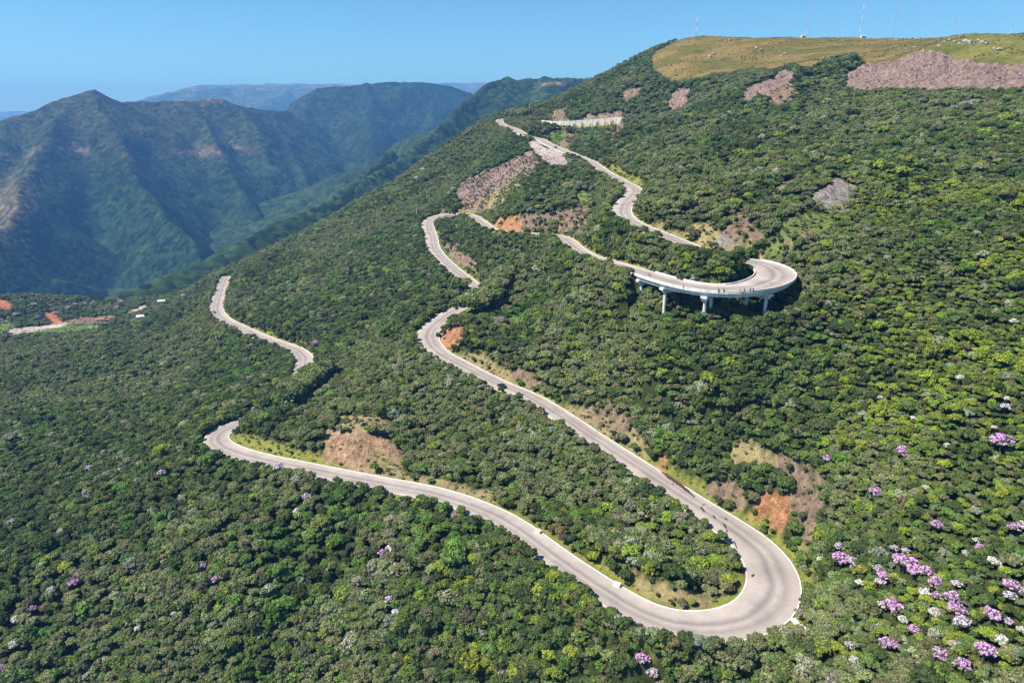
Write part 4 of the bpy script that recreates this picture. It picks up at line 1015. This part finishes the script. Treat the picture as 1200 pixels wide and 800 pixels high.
for kq, a in enumerate(BOL):
    a = a; P = on(float(a[0]), float(a[1]), 450); s_ = float(a[2]) * .5 * math.hypot(*P) / FOC * 1.1
    o = add_child('boulder', random.choice(BM_), None, (P[0], P[1], P[2] + .15 * s_), (0, 0, random.uniform(0, 6)), (s_ * random.uniform(.9, 1.3), s_, s_ * random.uniform(.55, .85)))
    w_ = 'above the pink cliff' if float(a[0]) > 1000 else 'on the left part of the plateau'
    tag(o, full_label('grey boulder in the grass %s' % w_, BOW[kq]), 'boulder', 'grey boulders in the grass %s' % w_)

# ------------------------------------------------------------------ marks on the paving
def road_point(px_, py_):
    best = None
    for i in range(NR):
        if pf[i] <= 0: continue
        q = at_z(px_, py_, ROAD[i, 2]); d = math.hypot(q[0] - ROAD[i, 0], q[1] - ROAD[i, 1])
        if q[1] > 0 and (best is None or d < best[0]): best = (d, q, i)
    return best[1], best[2]
def patch_on_road(line, w, name, mat, dz=.012):
    P = [road_point(a, b_)[0] for a, b_ in line]; P = np.array(P); V = []; F = []; n_ = len(P); rr_ = random.Random(int(line[0][0]))
    P2 = resample(P, .8) if n_ > 1 else P
    T = np.gradient(P2[:, :2], axis=0); T /= np.linalg.norm(T, axis=1)[:, None] + 1e-9; m_ = len(P2)
    for k in range(m_):
        ww = w * (.25 + .75 * math.sin(PI * (k + .5) / m_)) * rr_.uniform(.7, 1.2)
        for s in (-1, 1): V.append((P2[k, 0] - s * T[k, 1] * ww, P2[k, 1] + s * T[k, 0] * ww, P2[k, 2] + dz))
    F = [(2 * k, 2 * k + 1, 2 * k + 3, 2 * k + 2) for k in range(m_ - 1)]
    mesh_obj(name, V, F, mat, road)
patch_on_road([(771, 548), (783, 558), (800, 570), (814, 582)], .95, 'wet_stain', M['wet_mud'])
patch_on_road([(767, 545), (774, 550), (781, 554)], .7, 'soil_spill', M['orange_mud'], .03)
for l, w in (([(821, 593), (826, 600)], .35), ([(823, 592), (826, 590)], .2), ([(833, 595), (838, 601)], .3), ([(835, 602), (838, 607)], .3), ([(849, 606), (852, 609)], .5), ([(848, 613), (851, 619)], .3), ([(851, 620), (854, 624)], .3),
             ([(851, 626), (858, 639)], .25), ([(860, 633), (864, 643)], .22), ([(881, 675), (885, 671)], .4), ([(788, 566), (791, 568)], .3), ([(624, 163.2), (630, 165.8)], 1.3), ([(634, 169.2), (643, 173.6)], 1.3)):  # last two strips: barrier shadow painted on the upper road, the others tar
    patch_on_road(l, w, 'tar_and_shadow_patch', M['dark_patch'], .016)
# drain boxes and the chute
def box_thing(name, px_, py_, h, label, cat, rz=0, mat='white_concrete', dz=0.0):
    q, i = road_point(px_, py_); o = MB().box((0, 0, h[2]), h, rz).obj(name, M[mat]); o.location = (q[0], q[1], q[2] + dz); tag(o, label, cat); return o
box_thing('drain_box', 631, 623.5, (.9, .7, .45), 'white drain box on the inner kerb of the lower road, left one', 'drain', -.6)
box_thing('drain_box', 723, 686, (1.0, .7, .45), 'white drain box on the inner kerb left of the hairpin', 'drain', -.5)
ch = MB(); V = []
ic = int(np.argmin(np.hypot(ppx - 905, ppy - 712)))
so = -1 if project(np.r_[ROAD[ic, :2] - nor[ic] * 9, ROAD[ic, 2]])[1] + project(np.r_[ROAD[ic, :2] - nor[ic] * 9, ROAD[ic, 2]])[0] > project(np.r_[ROAD[ic, :2] + nor[ic] * 9, ROAD[ic, 2]])[1] + project(np.r_[ROAD[ic, :2] + nor[ic] * 9, ROAD[ic, 2]])[0] else 1
for t in np.linspace(0, 1, 6):
    X = ROAD[ic, 0] + so * nor[ic, 0] * (hw(ic) + .7 + .5 * t); Y = ROAD[ic, 1] + so * nor[ic, 1] * (hw(ic) + .7 + .5 * t) - 5.5 * t
    V.append((X, Y, float(ground(X, Y)) + .25))
for a, b_ in zip(V[:-1], V[1:]):
    mid = [(a[k] + b_[k]) / 2 for k in range(3)]; L_ = math.hypot(b_[0] - a[0], b_[1] - a[1]) / 2 + .02
    ch.box(mid, (.6, L_, .35), math.atan2(b_[1] - a[1], b_[0] - a[0]) - PI / 2)
o = ch.obj('drain_chute', M['white_concrete']); tag(o, 'white concrete drain chute below the outer edge of the lower hairpin', 'drain')

# ------------------------------------------------------------------ retaining wall under the top road
iw = [i for i in range(ivia, NR) if 640 <= ppx[i] <= 731 and ppy[i] < 146]
rw = empty('retaining_wall', tuple(ROAD[iw[len(iw) // 2], :3])); tag(rw, 'long pale concrete retaining wall carrying the topmost road', 'wall')
def rwc(o): o.parent = rw; o.location = tuple(-np.array(rw.location)); return o
side = -1 if (ROAD[iw[3]][:2] - nor[iw[3]]) @ np.array([0, 1.]) < (ROAD[iw[3]][:2] + nor[iw[3]]) @ np.array([0, 1.]) else 1
for k in range(0, len(iw) - 1):
    i, j = iw[k], iw[k] + 1
    pts_ = []
    for q_ in (i, j):
        for off in (.95, 1.3):
            pts_.append((ROAD[q_, 0] + side * nor[q_, 0] * (hw(q_) + off), ROAD[q_, 1] + side * nor[q_, 1] * (hw(q_) + off), ROAD[q_, 2]))
    V = [(*p[:2], p[2] + .7) for p in pts_] + [(*p[:2], p[2] - 7.0) for p in pts_]
    rwc(mesh_obj('wall_panel', V, [(0, 1, 3, 2), (1, 5, 7, 3), (0, 2, 6, 4), (4, 6, 7, 5), (0, 4, 5, 1), (2, 3, 7, 6)], M['concrete']))
    if k % 2 == 0:
        c_ = pts_[1]; m = MB(); m.box((c_[0], c_[1], c_[2] - 3.0), (.22, .3, 3.9), math.atan2(tan[i, 1], tan[i, 0])); rwc(m.obj('pillar', M['white_concrete']))

# ------------------------------------------------------------------ vehicles
def car_mesh():
    prof = [(-2.1, .35), (-2.15, .75), (-2.0, .95), (-1.5, 1.0), (-.9, 1.42), (.35, 1.46), (1.0, 1.02), (1.9, .88), (2.12, .65), (2.12, .35)]
    V = []; F = []; n_ = len(prof)
    for y_, k in ((-.86, 1), (.86, 1)):
        for X, Z in prof: V.append((X, y_ * (1 if Z < 1.05 else .82), Z))
    for i in range(n_): F.append((i, (i + 1) % n_, n_ + (i + 1) % n_, n_ + i))
    F.append(tuple(range(n_))[::-1]); F.append(tuple(range(n_, 2 * n_))); return V, F
CV, CF = car_mesh()
def car(px_, py_, rgb, label, name='car', scale=1.0, lateral=0, flip=False):
    q, i = road_point(px_, py_); ty = math.atan2(tan[i, 1], tan[i, 0]) + (PI if flip else 0)
    root = empty(name, (q[0], q[1], q[2] + .02), ty, scale); tag(root, label, 'car')
    mt = simple(name + '_paint', rgb, .3, .03, 3, .2, .5)
    mesh_obj('body', CV, CF, mt, root)
    g = MB()
    for s in (-1, 1):
        n_ = len(g.v); g.v += [(-1.35, s * .80, 1.03), (.85, s * .80, 1.03), (.3, s * .735, 1.38), (-.85, s * .735, 1.38)]; g.f.append((n_, n_ + 1, n_ + 2, n_ + 3))
    g.obj('side_window', M['car_glass'], root)
    mesh_obj('windscreen', [(1.0, -.7, 1.04), (1.0, .7, 1.04), (.42, .62, 1.45), (.42, -.62, 1.45)], [(0, 1, 2, 3)], M['car_glass'], root)
    mesh_obj('rear_window', [(-1.52, -.66, 1.03), (-.98, -.6, 1.42), (-.98, .6, 1.42), (-1.52, .66, 1.03)], [(0, 1, 2, 3)], M['car_glass'], root)
    for X in (-1.3, 1.3):
        for s in (-1, 1): m = MB(); m.tube((X, s * .7, .32), (X, s * .9, .32), .33, .33, 14); m.obj('wheel', M['rubber'], root)
    for s in (-1, 1): MB().box((2.12, s * .6, .68), (.03, .16, .08)).obj('headlight', M['tower_white'], root); MB().box((-2.14, s * .62, .75), (.03, .14, .08)).obj('tail_light', M['tower_red'], root)
    return root
car(798, 327, (.03, .03, .035), 'dark car driving along the viaduct just inside its inner parapet')
car(513, 393, (.025, .025, .03), 'dark car rounding the small bend above the orange earth bank')
car(588, 453.2, (.02, .02, .025), 'dark car half hidden by trees on the middle run of the road')
car(251.5, 366.5, (.16, .03, .03), 'dark red car on the outer side of the lower left bend')
car(651, 173.5, (.04, .045, .05), 'grey car on the upper road above the gravel slope')
def moto(px_, py_, label):
    q, i = road_point(px_, py_); ty = math.atan2(tan[i, 1], tan[i, 0]); root = empty('motorcycle', (q[0], q[1], q[2] + .02), ty); tag(root, label, 'motorcycle')
    m = MB(); m.box((0, 0, .62), (.55, .14, .17), 0, .8); m.tube((.45, 0, .9), (.72, 0, .35), .05, .04, 6); m.tube((-.35, 0, .5), (-.68, 0, .32), .05, .04, 6); m.obj('frame', M['steel'], root)
    m = MB(); m.box((.18, 0, .88), (.24, .15, .13), 0, .7); m.obj('tank', M['tower_red'], root); m = MB(); m.box((-.35, 0, .86), (.34, .13, .06)); m.obj('seat', M['rubber'], root)
    for X in (-.7, .72): m = MB(); m.tube((X, -.07, .32), (X, .07, .32), .32, .32, 14); m.obj('wheel', M['rubber'], root)
    m = MB(); m.tube((.42, -.36, 1.05), (.42, .36, 1.05), .025, .025, 6); m.obj('handlebar', M['steel'], root)
moto(761, 323, 'dark motorcycle on the left end of the viaduct')
moto(682, 188, 'small motorcycle on the upper road right of the grey car')

# ------------------------------------------------------------------ people
def person_mat(name, top, legs):
    m, nt, b = new_mat(name); tc = N(nt, 'ShaderNodeTexCoord'); sp = N(nt, 'ShaderNodeSeparateXYZ'); nt.links.new(tc.outputs['Object'], sp.inputs[0])
    dv = N(nt, 'ShaderNodeMath', operation='MULTIPLY'); nt.links.new(sp.outputs[2], dv.inputs[0]); dv.inputs[1].default_value = .5
    r_ = ramp(nt, dv.outputs[0], [(0, (.03, .02, .02)), (.04, legs), (.47, top), (.735, (.45, .27, .19))]); r_.color_ramp.interpolation = 'CONSTANT'
    nt.links.new(r_.outputs[0], b.inputs['Base Color']); b.inputs['Roughness'].default_value = .85; return m
M['hair'] = simple('dark_hair', (.02, .015, .012), .7, .1)
def person(P, rz, top, legs, label, pose=0):
    V = [(0, 0, .95), (0, 0, 1.15), (0, 0, 1.38), (0, 0, 1.50), (0, .015, 1.60), (0, .02, 1.70)]; E_ = [(0, 1), (1, 2), (2, 3), (3, 4), (4, 5)]; R = [(.15, .11), (.13, .10), (.165, .11), (.055, .055), (.085, .095), (.08, .09)]
    for s in (-1, 1):
        n_ = len(V); st = .12 * s * pose
        V += [(s * .10, 0, .86), (s * .11, st * .5, .48), (s * .115, st - .02, .08), (s * .12, st + .12, .04)]; E_ += [(0, n_), (n_, n_ + 1), (n_ + 1, n_ + 2), (n_ + 2, n_ + 3)]; R += [(.09, .09), (.06, .06), (.042, .045), (.045, .03)]
        n_ = len(V); V += [(s * .19, 0, 1.40), (s * .25, -.02, 1.12), (s * .26, .06, .88), (s * .255, .10, .80)]; E_ += [(2, n_), (n_, n_ + 1), (n_ + 1, n_ + 2), (n_ + 2, n_ + 3)]; R += [(.06, .06), (.045, .045), (.03, .03), (.035, .02)]
        for f_ in range(5):
            n2_ = len(V); fxp = s * .255 + (f_ - 2) * .012
            V.append((fxp, .11 + (.03 if f_ == 0 else .005), .74 + .012 * abs(f_ - 2))); E_.append((n_ + 3, n2_)); R.append((.009, .009))
    me = bpy.data.meshes.new('person'); me.from_pydata(V, E_, []); me.materials.append(person_mat('clothes', top, legs)); me.update()
    o = bpy.data.objects.new('person', me); COL.objects.link(o); md = o.modifiers.new('skin', 'SKIN'); md.use_smooth_shade = True
    for k, r_ in enumerate(R): me.skin_vertices[0].data[k].radius = r_
    me.skin_vertices[0].data[0].use_root = True
    o.modifiers.new('sub', 'SUBSURF').levels = 1; o.location = P; o.rotation_euler = (0, 0, rz); tag(o, label, 'person')
    h = add_child('hair', BM_[0], o, (0, .0, 1.74), (0, 0, 0), (.095, .105, .075)); h.data = BM_[0].copy(); h.data.materials.clear(); h.data.materials.append(M['hair'])
for px_, py_, rz_, tp, lg, lb in ((801, 339.5, .4, (.25, .05, .05), (.03, .03, .05), 'person in a dark red top walking on the viaduct left of the others'),
        (842, 343, 2.2, (.03, .03, .04), (.04, .05, .09), 'person in black standing above the middle pier, left of a pair'),
        (848, 343.5, 2.9, (.08, .09, .12), (.03, .03, .04), 'person in grey standing above the middle pier, right of a pair'),
        (867, 343.5, 1.0, (.04, .05, .10), (.03, .03, .04), 'person in a navy top at the parapet, leftmost of the group of four'),
        (872, 343.5, 5.2, (.03, .03, .03), (.06, .06, .08), 'person in black at the parapet, second of the group of four'),
        (879, 343, 3.6, (.05, .04, .04), (.02, .02, .03), 'person in dark brown at the parapet, third of the group of four'),
        (882.5, 342.8, 2.0, (.03, .05, .04), (.05, .05, .06), 'person in dark green at the parapet, rightmost of the group of four'),
        (653, 668, .5, (.02, .02, .02), (.02, .02, .03), 'person in black standing at the outer edge of the lowest road')):
    q, i = road_point(px_, py_); person((q[0], q[1], q[2] + .01), rz_, tp, lg, lb, random.uniform(.3, 1.2))

# ------------------------------------------------------------------ haze
hm = bpy.data.materials.new('air'); hm.use_nodes = True; hn = hm.node_tree; hn.nodes.clear()
ho = hn.nodes.new('ShaderNodeOutputMaterial'); hv = hn.nodes.new('ShaderNodeVolumePrincipled')
hv.inputs['Density'].default_value = 1.2e-4; hv.inputs['Color'].default_value = (.15, .42, 1.0, 1); hv.inputs['Absorption Color'].default_value = (.22, .22, .22, 1); hv.inputs['Anisotropy'].default_value = .1
hn.links.new(hv.outputs[0], ho.inputs['Volume'])
hz = MB().box((0, 7000, (-810 + 520) / 2), (17000, 11500, (520 + 810) / 2)).obj('haze', hm); tag(hz, 'thin blue haze filling the air over the valley', 'haze', kind='stuff')
print('objects', len(SC.objects))
